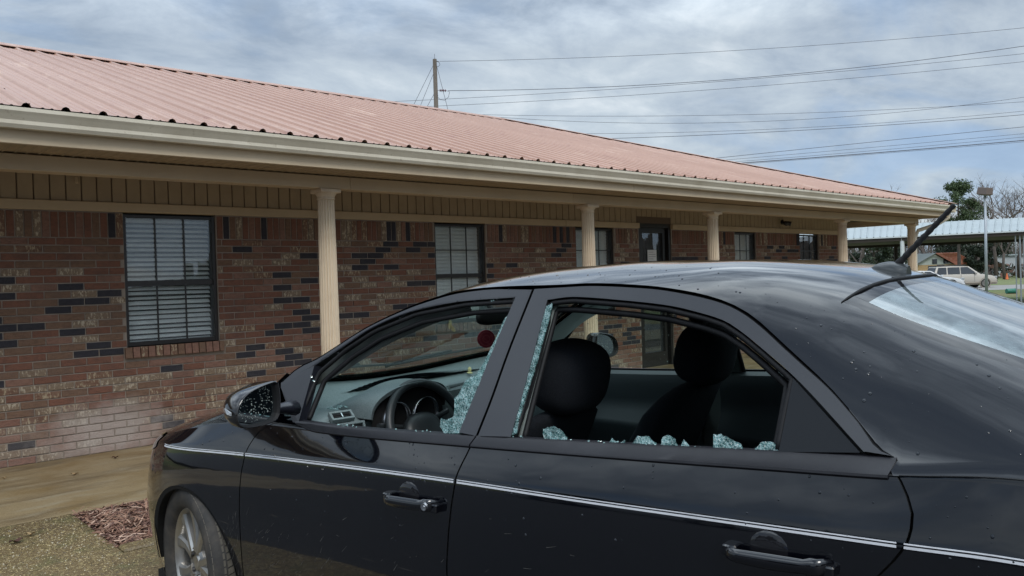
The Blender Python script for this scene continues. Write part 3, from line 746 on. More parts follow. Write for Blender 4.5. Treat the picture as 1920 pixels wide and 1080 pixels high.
def crazed():
    m=bpy.data.materials.new('crazed_safety_glass');m.use_nodes=True;n=m.node_tree.nodes;l=m.node_tree.links
    b=n['Principled BSDF'];b.inputs['Roughness'].default_value=.18;b.inputs['Specular IOR Level'].default_value=.8
    g=n.new('ShaderNodeTexCoord');v=n.new('ShaderNodeTexVoronoi');v.feature='DISTANCE_TO_EDGE';v.inputs['Scale'].default_value=150
    l.new(g.outputs['Object'],v.inputs['Vector']);mr=n.new('ShaderNodeMapRange');mr.inputs[1].default_value=.01;mr.inputs[2].default_value=.10;l.new(v.outputs['Distance'],mr.inputs[0])
    t=n.new('ShaderNodeTexNoise');t.inputs['Scale'].default_value=55;t.inputs['Detail'].default_value=3;l.new(g.outputs['Object'],t.inputs[0])
    r=n.new('ShaderNodeValToRGB');e=r.color_ramp.elements;e[0].position=.38;e[0].color=(.07,.19,.19,1);e[1].position=.62;e[1].color=(.25,.43,.44,1);l.new(t.outputs[0],r.inputs[0])
    mi=n.new('ShaderNodeMixRGB');l.new(mr.outputs[0],mi.inputs[0]);mi.inputs[1].default_value=(.62,.76,.76,1);l.new(r.outputs[0],mi.inputs[2]);l.new(mi.outputs[0],b.inputs['Base Color'])
    vc=n.new('ShaderNodeTexVoronoi');vc.inputs['Scale'].default_value=150;l.new(g.outputs['Object'],vc.inputs['Vector'])
    bn=n.new('ShaderNodeBump');bn.inputs['Distance'].default_value=.004;l.new(vc.outputs['Distance'],bn.inputs['Height']);l.new(bn.outputs[0],b.inputs['Normal'])
    tr=n.new('ShaderNodeBsdfTransparent');tr.inputs[0].default_value=(.55,.75,.73,1);mx=n.new('ShaderNodeMixShader')
    m2=n.new('ShaderNodeMapRange');m2.inputs[1].default_value=.4;m2.inputs[2].default_value=.75;m2.inputs[3].default_value=.25;m2.inputs[4].default_value=.62;l.new(t.outputs[0],m2.inputs[0])
    l.new(m2.outputs[0],mx.inputs[0]);l.new(tr.outputs[0],mx.inputs[1]);l.new(b.outputs[0],mx.inputs[2])
    out=[q for q in n if q.type=='OUTPUT_MATERIAL'][0];l.new(mx.outputs[0],out.inputs[0]);return m
m_crz=crazed()
m_crumb=mat('glass_crumbs',(.30,.46,.45),.08,spec=.9)
m_wind=glassmat('windscreen_glass',(.66,.78,.74),(.42,.52,.48),.13,gmul=1.0)
m_side=glassmat('side_glass',(.74,.84,.78),(.40,.42,.34),.07)
m_rear=glassmat('rear_glass',(.35,.50,.48),(.62,.76,.79),.30,gmul=2.3)  # haze is a wet film, thickened to paint in a bright sky sheen
m_rearb=mat('rear_glass_black_border',(.01,.01,.012),.04,spec=.6)
m_drop=mat('water_drop',(.012,.015,.02),.03,spec=.5)
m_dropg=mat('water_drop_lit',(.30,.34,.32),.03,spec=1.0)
m_tyre=mat('tyre_rubber',(.026,.024,.022),.75,noise=[(9,5,(.085,.07,.055),.45,.75),(60,3,(.035,.033,.03),.5,.7)])
m_tread=mat('dusty_tread_rubber',(.085,.076,.06),.85,noise=[(14,4,(.16,.14,.11),.5,.8)])
m_rim=mat('silver_alloy',(.42,.41,.39),.33,.85,noise=[(5,5,(.20,.18,.16),.45,.8)])
m_rimd=mat('dark_alloy_recess',(.035,.033,.032),.5,.3)
# ---- root
def car_matrix():
    fc,rc,uc=basis(128.27,-1.9,-.86);Cc=Vector((3.755,-2.485,1.48))
    A=Matrix((F_,R_,U_)).transposed();B=Matrix((fc,rc,uc))
    M3=A@B;M=M3.to_4x4();M.translation=Vector((0,0,CAMZ))-M3@Cc
    return M
CM=car_matrix()
car=thing('parked_sedan','black four door sedan with both near side windows smashed, parked nose in to the porch','car')
car.matrix_world=CM
for s in (1,):
    pass
fB=pchip([p[1] for p in reversed([(2.249,.20)]+[(2.250,.40)]+CURVES['bseam_lo'][::-1][0:1]+[]) ][::-1] if False else [.20,.40,.612,.764,.876,.904,.974,.994],[2.246,2.247,2.249,2.259,2.274,2.279,2.299,2.301])
fG=pchip([.20,.371,.463,.634,.729,.818,.90,.935],[1.242,1.243,1.246,1.250,1.256,1.275,1.325,1.40])
fT=pchip([.20,.45,.60,.75,.877,.910,.950,.985,1.017,1.055,1.07],[3.06,3.09,3.15,3.25,3.370,3.394,3.415,3.420,3.411,3.390,3.375])
def archf(x,cx,r=.345,zc=.325):
    d=r*r-(x-cx)**2
    return zc+math.sqrt(d) if d>0 else 0
def z0f(x): return max(.20,archf(x,.87,.335,.30))
def z0r(x): return max(.20,archf(x,3.52))
def side_panel(name,s,xl,xr,z0,topf,mats,nu=26,par=None,shell=0.0,edge=True):
    """outer skin of one side between two edge lines; rows bunched at the crease"""
    vs=[0,.08,.2,.35,.5,.65,.78,.88,.95,1.0]; up=[.04,.12,.25,.45,.7,.92,1.0]
    P=[];Nn=[]
    for k in range(len(vs)+len(up)):
        row=[];rn=[]
        for i in range(nu):
            u=i/(nu-1);z=.6
            for it in range(7):
                x=xl(z)*(1-u)+xr(z)*u
                c=zcrease(x);a=z0(x);b=topf(x)
                z=a+(c-a)*vs[k] if k<len(vs) else c+(b-c)*up[k-len(vs)]
            row.append(S(x,z,s,shell));rn.append(nS(x,z,s))
        P.append(row);Nn.append(rn)
    g=MB();g.grid(P,0,Nn,flip=(s>0))
    if edge:   # folded-in edges
        for line in ([r[0] for r in P],[r[-1] for r in P],P[0],P[-1]):
            inn=[p+Vector((0,-s*.022,0)) for p in line]
            g.add(line+inn,[(i,i+1,i+1+len(line),i+len(line)) for i in range(len(line)-1)],1,[Vector((0,0,1))]*(2*len(line)))
    o=g.obj(name,mats,par or car,smooth=True);return o
def stripe(s,x0,x1,par):
    zf=pchip([.675,1.269,1.894,2.273,2.685,2.961,3.404,3.599,4.4],[.763,.814,.857,.879,.898,.913,.937,.948,.952])
    g=MB();n=24
    for a,b in ((-.0062,-.0012),(.0016,.0042)):
        A=[];B=[]
        for i in range(n):
            x=x0+(x1-x0)*i/(n-1);A.append(S(x,zf(x)+a,s,.0012));B.append(S(x,zf(x)+b,s,.0012))
        g.grid([A,B],0,flip=(s>0))
    return g.obj('pinstripe',m_stripe,par,fixn=False)
GAP=.0028
molding_top=lambda x:zbelt(x)+.022
def frame_strip(g,outer,inner,s,n,off=.004,mi=0,smooth=True,depth=.045,innerside=True,sh=(0,-.018)):
    A=resample(outer,n,smooth);B=resample(inner,n,smooth)
    rows=[];nr=[]
    for t in (0,.12,.5,.88,1):
        row=[];rn=[]
        for a,b in zip(A,B):
            x=a[0]*(1-t)+b[0]*t;z=a[1]*(1-t)+b[1]*t
            row.append(S(x,z,s,off*(0 if t in(0,1) else 1)+.001));rn.append(nS(x,z,s))
        rows.append(row);nr.append(rn)
    g.grid(rows,mi,nr)
    if innerside:
        a=rows[-1];b=[p+Vector((sh[0]*min(1,i/3,(n-1-i)/3+.0),-s*depth,sh[1])) for i,p in enumerate(a)];g.grid([a,b],mi+1,[[Vector((0,-s*.3,1))]*n]*2)
        a=rows[0];b=[p+Vector((0,-s*.02,0)) for p in a];g.grid([a,b],mi+1,[[Vector((0,-s*.3,1))]*n]*2)
def seal(g,curve,s,rad,off,n=40,smooth=True,mi=0):
    c=resample(curve,n,smooth);g.tube([S(x,z,s,off) for x,z in c],rad,6,mi)
WFT,WFR=CURVES['winf_top'],CURVES['winf_rear'];WRF,WRT,WRR=CURVES['winr_front'],CURVES['winr_top'],CURVES['winr_rear']
def drops_side(g,s,xr,zr,n,smin=.0012,smax=.0035,power=3):
    for i in range(n):
        x=rnd.uniform(*xr);z=rnd.uniform(*zr)
        r=smin+(smax-smin)*rnd.random()**power
        c=S(x,z,s);nn=nS(x,z,s);bead(g,c,nn,r)
def bead(g,c,nn,r,mi=0):
    t=nn.cross(Vector((0,0,1)));t=t.normalized() if t.length>.01 else Vector((1,0,0));b=nn.cross(t)
    e=rnd.uniform(.9,1.3);k=6
    ring=[[c+(t*math.cos(2*math.pi*j/k)*q+b*math.sin(2*math.pi*j/k)*q*e)*r+nn*h*r for j in range(k)] for q,h in ((1,0),(.8,.3),(.35,.48))]
    g.rings(ring,mi,True)
def crazed_piece(name,poly,s,par,cell=.0052,depth=-.012,jag=.0022):
    "a sheet of shattered safety glass still holding together: jagged outline, 4 mm thick, made of loosened cells"
    r=random.Random(int(abs(poly[0][0])*1e4)%9973);pl=[]
    n=len(poly)
    for i in range(n):
        a=poly[i];b=poly[(i+1)%n];d=math.hypot(b[0]-a[0],b[1]-a[1]);k=max(1,int(d/.0065))
        for j in range(k):
            t=j/k;q=(0 if j==0 else r.uniform(-jag,jag));nx,nz_=-(b[1]-a[1])/max(d,1e-6),(b[0]-a[0])/max(d,1e-6)
            pl.append((a[0]+(b[0]-a[0])*t+nx*q,a[1]+(b[1]-a[1])*t+nz_*q))
    def inside(x,z):
        c=False;m=len(pl)
        for i in range(m):
            a=pl[i];b=pl[(i+1)%m]
            if (a[1]>z)!=(b[1]>z) and x<(b[0]-a[0])*(z-a[1])/(b[1]-a[1])+a[0]: c=not c
        return c
    bm=bmesh.new();vs=[bm.verts.new((x,0,z)) for x,z in pl];f=bm.faces.new(vs)
    bmesh.ops.triangulate(bm,faces=[f])
    xs=[p[0] for p in pl];zs=[p[1] for p in pl]
    x=min(xs)
    while x<max(xs):
        bmesh.ops.bisect_plane(bm,geom=bm.verts[:]+bm.edges[:]+bm.faces[:],plane_co=(x,0,0),plane_no=(1,0,r.uniform(-.35,.35)));x+=cell
    z=min(zs)
    while z<max(zs):
        bmesh.ops.bisect_plane(bm,geom=bm.verts[:]+bm.edges[:]+bm.faces[:],plane_co=(0,0,z),plane_no=(r.uniform(-.3,.3),0,1));z+=cell
    g=MB();idx={}
    for v in bm.verts: idx[v]=len(g.v);g.v.append(tuple(S(v.co.x,v.co.z,s,depth+r.gauss(0,.00035))));g.n.append((0,0,0))
    k=len(g.v)
    for v in bm.verts: g.v.append(tuple(S(v.co.x,v.co.z,s,depth-.004)));g.n.append((0,0,0))
    for f in bm.faces:
        q=[idx[v] for v in f.verts];g.f.append(tuple(q));g.m.append(0);g.f.append(tuple(i+k for i in q[::-1]));g.m.append(0)
    for e in bm.edges:
        if len(e.link_faces)==1:
            a,b=idx[e.verts[0]],idx[e.verts[1]];g.f.append((a,b,b+k,a+k));g.m.append(0)
    bm.free()
    return g.obj(name,m_crz,par,fixn=False)
def sidebuild(s):
    near=(s<0)
    fr=side_panel('front_fender',s,lambda z:.55 if z>.62 else .55,lambda z:fG(z)-GAP,z0f,lambda x:zbelt(x),[m_paint,m_void],60)
    stripe(s,.665,1.264,fr)
    fd=side_panel('front_door',s,lambda z:fG(z)+GAP,lambda z:fB(z)-GAP,lambda x:.20,zbelt,[m_paint,m_void],34)
    stripe(s,1.274,2.268,fd)
    rd=side_panel('rear_door',s,lambda z:fB(z)+GAP,lambda z:fT(z)-GAP,z0r,zbelt,[m_paint,m_void],34)
    stripe(s,2.280,3.395,rd)
    qp=side_panel('rear_quarter_panel',s,lambda z:fT(z)+GAP,lambda z:4.30,z0r,lambda x:zbelt(x)+.001,[m_paint,m_void],60)
    stripe(s,3.408,4.25,qp)
    # dark shell behind all the gaps
    g=MB();P=[]
    for k in range(7):
        P.append([S(x,max(z0f(x) if x<2 else z0r(x),.2)+.01+(zbelt(x)-.03-max(z0f(x) if x<2 else z0r(x),.2))*k/6,s,-.024) for x in [.56+i*.047 for i in range(80)]])
    g.grid(P);g.obj('inner_panel',m_void,car,fixn=False)
    # belt mouldings
    for par,x0,x1,fn in ((fd,1.515,fB(.985)-GAP,None),(rd,fB(.985)+GAP,3.372,None)):
        g=MB();rs=[]
        for i in range(22):
            x=x0+(x1-x0)*i/21;zb=zbelt(x)-.004+(.018*max(0,(1.60-x)/.09) if par is fd and x<1.6 else 0)
            w=W(x,zb-.002);zt=molding_top(x)
            prof_=[(w-.03,zb-.002),(w+.002,zb-.004),(w+.006,zb+.001),(w+.004,zb+.006),(W(x,zt)+.010,zt-.006),(W(x,zt)+.005,zt-.001),(W(x,zt)-.02,zt)]
            rs.append([(x,s*y,z) for y,z in prof_])
        g.rings(rs,0,True);g.obj('belt_moulding',m_mold,par,smooth=True,ang=50)
    # door frames
    g=MB();sf=CURVES['seam_f'];o=lambda c,dx,dz:[(x+dx,z+dz) for x,z in c]
    top_out=[(1.353,1.056)]+[(x,z-.003) for x,z in sf[1:]];top_out[-1]=(2.335,1.395)
    top_in=[(1.497,1.128)]+WFT[1:]
    frame_strip(g,top_out,top_in,s,34)
    frame_strip(g,[(2.335,1.395),(2.314,1.197),(2.3085,1.10),(2.297,.994)],WFR,s,16,sh=(-.012,0))
    g.obj('window_frame',[m_frm,m_rub],fd,smooth=True)
    g=MB();sr=CURVES['seam_r']
    out=[(2.3435,1.397)]+[(x,z-.003) for x,z in sr[1:-1]]+[(3.366,1.077)]
    inn=WRT+[(3.309,1.079)]
    frame_strip(g,out,inn,s,48)
    frame_strip(g,[(2.3435,1.397),(2.322,1.197),(2.3165,1.10),(2.305,.994)],WRF,s,16,sh=(.014,0))
    g.obj('window_frame',[m_frm,m_rub],rd,smooth=True)
    # quarter blank
    tri=[(3.140,1.209),(3.1365,1.058),(3.302,1.077)]
    g=MB();n=10;P=[]
    for i in range(n+1):
        a=(tri[0][0]+(tri[1][0]-tri[0][0])*i/n,tri[0][1]+(tri[1][1]-tri[0][1])*i/n);b=(tri[0][0]+(tri[2][0]-tri[0][0])*i/n,tri[0][1]+(tri[2][1]-tri[0][1])*i/n)
        P.append([S(a[0]+(b[0]-a[0])*j/6,a[1]+(b[1]-a[1])*j/6,s,-.001) for j in range(7)])
    g.grid(P);
    if near: g.obj('quarter_blank',mat('quarter_blank_plastic',(.010,.012,.015),.45,spec=.18),rd)
    else: g.obj('quarter_glass',m_side,rd)
    # sail
    sl=[(1.497,1.120),(1.36,1.058),(1.508,.955)]
    g=MB();g.poly_prism([S(x,z,s,.006) for x,z in [(1.502,1.125),(1.49,1.122),(1.36,1.060),(1.37,1.045),(1.50,.945),(1.530,.947)]],(0,-s*.035,0));g.obj('mirror_sail_cover',m_frm,fd)
    # rubber seals lining the openings
    g=MB();inset=.006
    seal(g,[(1.515,.955)]+[(x+.004,z-.006) for x,z in WFT]+[(x-.004,z) for x,z in WFR[1:]],s,.008,-.012,60,False)
    seal(g,[(1.53,.955)]+[(x+.02,z-.02) for x,z in WFT]+[(x-.012,z) for x,z in WFR[1:]],s,.009,-.036,60,False)
    g.obj('window_seal',m_rub,fd,smooth=True)
    g=MB()
    seal(g,[(2.423,1.01)]+[(x+.005,z-.004) for x,z in WRF[::-1][1:]]+[(x-.002,z-.006) for x,z in WRT[1:]]+[(x-.004,z) for x,z in WRR[1:]],s,.008,-.012,70,False)
    seal(g,[(2.435,1.01)]+[(x+.015,z-.012) for x,z in WRF[::-1][1:]]+[(x-.006,z-.02) for x,z in WRT[1:-1]]+[(3.118,1.203)]+[(x-.018,z) for x,z in WRR[1:]],s,.009,-.036,70,False)
    g.obj('window_seal',m_rub,rd,smooth=True)
    # handles
    for par,x0,x1,zf,lock in ((fd,2.009,2.221,.794,True),(rd,3.058,3.283,.860,False)):
        g=MB();rs=[]
        for i in range(19):
            u=i/18;x=x0+(x1-x0)*u;z=zf+.014*u-.004*math.sin(u*math.pi)
            st=.030*min(1,u/.14,(1.0-u)/.10)**.5+.010 if 0<u<1 else .004
            hh=.0125+.004*math.sin(u*math.pi)+(.004 if u>.8 else 0)
            if i in(0,18): hh=.006
            w=W(x,z);c=Vector((x,s*(w+st-.010),z))
            rs.append([c+Vector((0,s*.010*math.cos(a)*1.0,hh*math.sin(a))) for a in [j*math.pi/6 for j in range(12)]])
        g.rings(rs,0,True)
        # mounting feet
        for u,l in ((.05,.02),(.87,.05)):
            x=x0+(x1-x0)*u;w=W(x,zf);g.bbox(x-l*.5,min(s*(w-.004),s*(w+.024)),zf-.008,x+l*.5+.01,max(s*(w-.004),s*(w+.024)),zf+.016,.003)
        h=g.obj('door_handle',m_paint,par,smooth=True,ang=40)
        # finger cup
        g=MB();cxm=x0+(x1-x0)*.42;w=W(cxm,zf)
        g.ell((cxm,s*(w-.0075),zf+.004),(.054,.010,.052),22,10);g.obj('handle_cup',m_void if False else m_rearb,par,smooth=True)
        g=MB();xx=x0+(x1-x0)*.80;g.rings([[S(xx,zf,s,.031)+Vector((a*1.0,s*(-.03),b)) for a,b in [(0,-.013),(0,.022)]]+[S(xx,zf,s,.031)+Vector((a*1.0,s*(-.03),b)) for a,b in [(.001,.022),(.001,-.013)]]],0,False)
        if lock:
            g=MB();xl=x1-.022;M=Matrix.Rotation(R(-90) if s<0 else R(90),4,'X');M=Matrix.Translation((xl,s*(W(xl,zf)+.0395),zf+.011))@Matrix.Rotation(R(90*(-s)),4,'X')
            g.lathe([(0,.004),(.004,.004),(.0045,.002),(.0085,.003),(.0105,.003),(.0115,-.004)],18,M);g.obj('key_lock',m_chr,par,smooth=True,ang=40)
    return fr,fd,rd,qp
NF,ND,NR,NQ=sidebuild(-1)
FF,FD,FR_,FQ=sidebuild(1)
# ---- roof, pillars
def ye_(x):   # edge of the glass / roof skin boundary
    return pchip([1.05,1.2,1.35,1.5,1.6,1.8,2.0,2.3,2.8,3.2,3.3,3.57,4.0],[.73,.715,.70,.668,.645,.60,.565,.53,.52,.515,.535,.57,.60])(x)
xtop=lambda y:1.84+.16*(abs(y)/.57)**2
xbase=lambda y:1.09+.20*(abs(y)/.70)**2.2
xrt=lambda y:3.262-.062*(abs(y)/.52)**3
xrb=lambda y:4.02-.10*(abs(y)/.60)**2
g=MB()
for s in (-1,1):
    P=[];Nn=[];xsn=[1.13+.0375*i for i in range(76)]
    for x in xsn:
        ys=ys_(x);ye=min(ye_(x),ys-.012);row=[];rn=[]
        for i in range(15):
            t=(i/14);y=s*(ys+(ye-ys)*t)
            row.append(Vector((x,y,H(x,y))));rn.append(nH(x,y))
        if x<3.372: row.insert(0,row[0]+Vector((0,-s*.015,-.012)));rn.insert(0,rn[0])
        else:
            zb_=zbelt(x);row.insert(0,Vector((x,s*W(x,zb_),zb_)));rn.insert(0,Vector((0,s*.62,.78)).normalized())
        P.append(row);Nn.append(rn)
    g.grid(P,0,Nn,flip=(s<0))
P=[];Nn=[]
for i in range(31):
    u=-1+2*i/30;row=[];rn=[]
    for k in range(34):
        v=k/33
        x=2.5
        for it in range(4):
            y=u*ye_(x);x=xtop(y)*(1-v)+xrt(y)*v
        y=u*ye_(x)
        row.append(Vector((x,y,H(x,y))));rn.append(nH(x,y))
    P.append(row);Nn.append(rn)
g.grid(P,0,Nn,flip=False)
g.obj('roof_skin',m_paint,car,smooth=True)
def glass_sheet(name,xa,xb,m,nu=25,nv=20,par=car,u0=-1,u1=1,v0=0,v1=1,off=0.,flip=False):
    P=[];Nn=[]
    for i in range(nu):
        u=u0+(u1-u0)*i/(nu-1);row=[];rn=[]
        for k in range(nv):
            v=v0+(v1-v0)*k/(nv-1);x=(xa(0)+xb(0))/2
            for it in range(5):
                y=u*ye_(x);x=xa(y)*(1-v)+xb(y)*v
            y=u*ye_(x);nn=nH(x,y);row.append(Vector((x,y,H(x,y)))+nn*off);rn.append(nn)
        P.append(row);Nn.append(rn)
    g=MB();g.grid(P,0,Nn);return g.obj(name,m,par,smooth=True)
ws=glass_sheet('windscreen',xbase,xtop,m_wind)
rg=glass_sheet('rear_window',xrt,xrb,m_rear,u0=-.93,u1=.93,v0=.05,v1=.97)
for a in ((-1,-.93,0,1),(.93,1,0,1),(-.93,.93,0,.05),(-.93,.93,.97,1)):
    glass_sheet('ceramic_border',xrt,xrb,m_rearb,u0=a[0],u1=a[1],v0=a[2],v1=a[3],nu=12,par=rg)
for a in ((-1,-.95,0,1),(.95,1,0,1),(-.95,.95,0,.05),(-.95,.95,.94,1)):
    glass_sheet('ceramic_border',xbase,xtop,m_rearb,u0=a[0],u1=a[1],v0=a[2],v1=a[3],nu=12,par=ws,off=.001)
# moulding round the rear glass head
g=MB();pts=[]
for i in range(41):
    u=-1.0+2*i/40;y=u*.52;x=xrt(y)-.004;pts.append(Vector((x,y,H(x,y)+.0015)))
for i in range(24):
    v=(i+1)/24;x=3.6
    for it in range(5): y=ye_(x);x=xrt(y)*(1-v)+xrb(y)*v
    pts.append(Vector((x,ye_(x)+.002,H(x,ye_(x))+.0015)))
g.tube(pts,[.001]+[.003,.0035]+[.0045]*28+[.0045]*(len(pts)-31),8);g.obj('glass_moulding',m_rub,rg,smooth=True)
# heater lines
g=MB()
for k in range(9):
    v=.12+.085*k;pts=[]
    for i in range(15):
        u=-.88+1.76*i/14;x=3.6
        for it in range(4): y=u*ye_(x);x=xrt(y)*(1-v)+xrb(y)*v
        pts.append(Vector((x,y,H(x,y)-.0015)))
    g.tube(pts,.0008,4)
g.obj('heater_line',m_dashd,rg)
# headliner + dark inner pillars
g=MB();P=[]
for i in range(17):
    u=-1+2*i/16;row=[]
    for k in range(24):
        x=2.3
        for it in range(4): y=u*(ys_(x)-.035);x=(xtop(y)-.03)*(1-k/23)+3.2*k/23;row.append((x,y,H(x,y)-.028-.02*abs(u)**3))
    P.append(row)
g.grid(P);m_head=mat('headliner',(.05,.053,.055),.95);g.obj('headliner',m_head,car,smooth=True)
for s in (-1,1):
    g=MB();rs=[]      # A pillar trim
    for i in range(16):
        x=1.36+i*(2.02-1.36)/15;ys=ys_(x);ye=ye_(x)
        a=Vector((x,s*(ys-.022),zs_(x)-.028));b=Vector((x+.01,s*(ye-.004),H(x,ye)-.014));c=Vector((x+.055,s*(ye+.006),H(x,ye)-.058));d=Vector((x+.05,s*(ys-.040),zs_(x)-.065))
        rs.append([a,b,b.lerp(c,.5)+Vector((.008,-s*.004,0)),c,d])
    g.rings(rs,0,True);g.obj('pillar_trim',m_trimg,car,smooth=True,ang=60)
    g=MB();rs=[]      # B pillar
    for z,x0,x1,dy in ((.25,2.22,2.46,.12),(.75,2.24,2.46,.12),(1.0,2.30,2.436,.040),(1.2,2.32,2.426,.040),(1.37,2.33,2.42,.040)):
        w=W(2.35,z);rs.append([(x0,s*(w-.030),z),(x1-.01,s*(w-.030),z),(x1,s*(w-.034),z),(x1,s*(w-dy),z),(x0+.02,s*(w-dy-.01),z),(x0,s*(w-dy),z)])
    g.rings(rs,0,True);g.obj('centre_pillar_trim',m_trimg if s<0 else m_trimg,car)
    g=MB();rs=[]      # rear pillar trim, closes the cabin behind the rear door
    P=[[ (x,s*(W(x,z)-.05),z) for z in (.9,1.0,1.1,1.2,1.3)] for x in (3.2,3.35,3.5,3.7)]
    P=[[Vector((x,s*(min(W(x,zs_(x)-.006),.9)-.04),zs_(x)-.03)),Vector((x,s*(ye_(x)+.01),H(x,ye_(x))-.03))] for x in [3.10+.07*i for i in range(12)]]
    g.grid(P);g.grid([[p[0],Vector((p[0].x,p[0].y,.8))] for p in P]);g.obj('rear_pillar_trim',m_head,car)
# ---- bonnet
fendtop=lambda x:Vector((x,W(x,zbelt(x)),zbelt(x)))
xc_=pchip([0.10,.25,.5,.8,1.0,1.12,1.25],[.705,.775,.85,.925,.965,.975,.975])
def HH(x,y):
    e=fendtop(x);t=min(1,abs(y)/max(.05,e.y));return xc_(x)-(xc_(x)-e.z)*t**3.2
g=MB();P=[];Nn=[]
for i in range(34):
    x=.14+i*(1.27-.14)/33;e=fendtop(x);row=[];rn=[]
    for k in range(33):
        y=(-1+2*k/32)*(e.y-.0);y=math.copysign(abs(y),y)
        row.append(Vector((x,y,HH(x,y))))
        d=.006;rn.append(Vector((-(HH(x+d,y*.995)-HH(x-d,y*.995))/(2*d),-(HH(x,y*.99+d)-HH(x,y*.99-d))/(2*d),1)).normalized())
    P.append(row);Nn.append(rn)
g.grid(P,0,Nn);g.obj('bonnet',m_paint,car,smooth=True)
# wiper cowl and wipers
g=MB();P=[]
for k in range(21):
    y=-.76+1.52*k/20;x0=1.26+.0*abs(y);P.append([(1.20,y,.955-.02*abs(y)),(1.02+.15*abs(y),y,.962-.02*abs(y)),(xbase(y)+.04,y,H(xbase(y)+.04,min(abs(y),.7))+.004)])
g.grid(P);g.obj('cowl',m_rub,car)
for y0,y1 in ((-.62,.02),(-.05,.58)):
    g=MB();pts=[]
    for i in range(12):
        t=i/11;y=y0+(y1-y0)*t;x=xbase(y)+.055+.02*math.sin(t*3);pts.append(Vector((x,y,H(x,min(.7,abs(y)))+.018)))
    g.tube(pts,.005,6);g.tube([pts[0]+Vector((-.06,.02,-.01)),pts[3]+Vector((-.01,0,.008)),pts[6]+Vector((0,0,.01))],[.009,.006,.005],6);g.obj('wiper',m_rub,car)
# ---- front bumper + headlights
g=MB();P=[]
for z in (.20,.26,.34,.42,.5,.58,.64,.70,.735):
    row=[]
    for k in range(41):
        t=-1+2*k/40;xx=.56*abs(t)**1.8
        x=xx+xoff(z)*.9;yy=W(max(x,xoff(z)+.0005),z)
        if abs(t)<.35: yy=W(.56*.35**1.8+xoff(z)*.9,z)*abs(t)/.35;x=xoff(z)*.9+(.56*.35**1.8)*(abs(t)/.35)**2
        row.append((x,math.copysign(yy,t),z))
    P.append(row)
g.grid(P);g.obj('front_bumper',m_paint,car,smooth=True)
m_lens=mat('headlight_lens',(.35,.37,.38),.08,coat=1)
for s in(-1,1):
    g=MB();P=[]
    for z0_,z1_ in ((0,0),):
        for k in range(5):
            row=[]
            for i in range(14):
                x=.23+.30*i/13;zt=zbelt(x)-.012;zb=.66+.07*(i/13)**1.5
                z=zb+(zt-zb)*k/4;row.append(S(x,z,s,.003))
            P.append(row)
    g.grid(P);g.obj('headlight',m_lens,car,smooth=True)
# arch lips and inner arches
for s in(-1,1):
    for cx,r,zc in ((.87,.335,.30),(3.52,.345,.325)):
        g=MB();A=[];B=[];C=[]
        for i in range(31):
            a=math.pi*(i/30)*1.06-.09;x=cx+r*math.cos(a);z=zc+r*math.sin(a);z=max(z,.2)
            w=W(x,max(.2,z));A.append(Vector((x,s*(w+.001),z)));B.append(Vector((cx+(x-cx)*.955,s*(w-.006),zc+(z-zc)*.955)));C.append(Vector((cx+(x-cx)*1.02,s*(w-.32),zc+(z-zc)*1.02)))
        g.grid([A,B,C],0);g.obj('wheel_arch_liner',m_void,car)
    # underfloor
g=MB();g.box(.5,-.80,.17,4.1,.80,.205);g.obj('floor_pan',m_void,car)
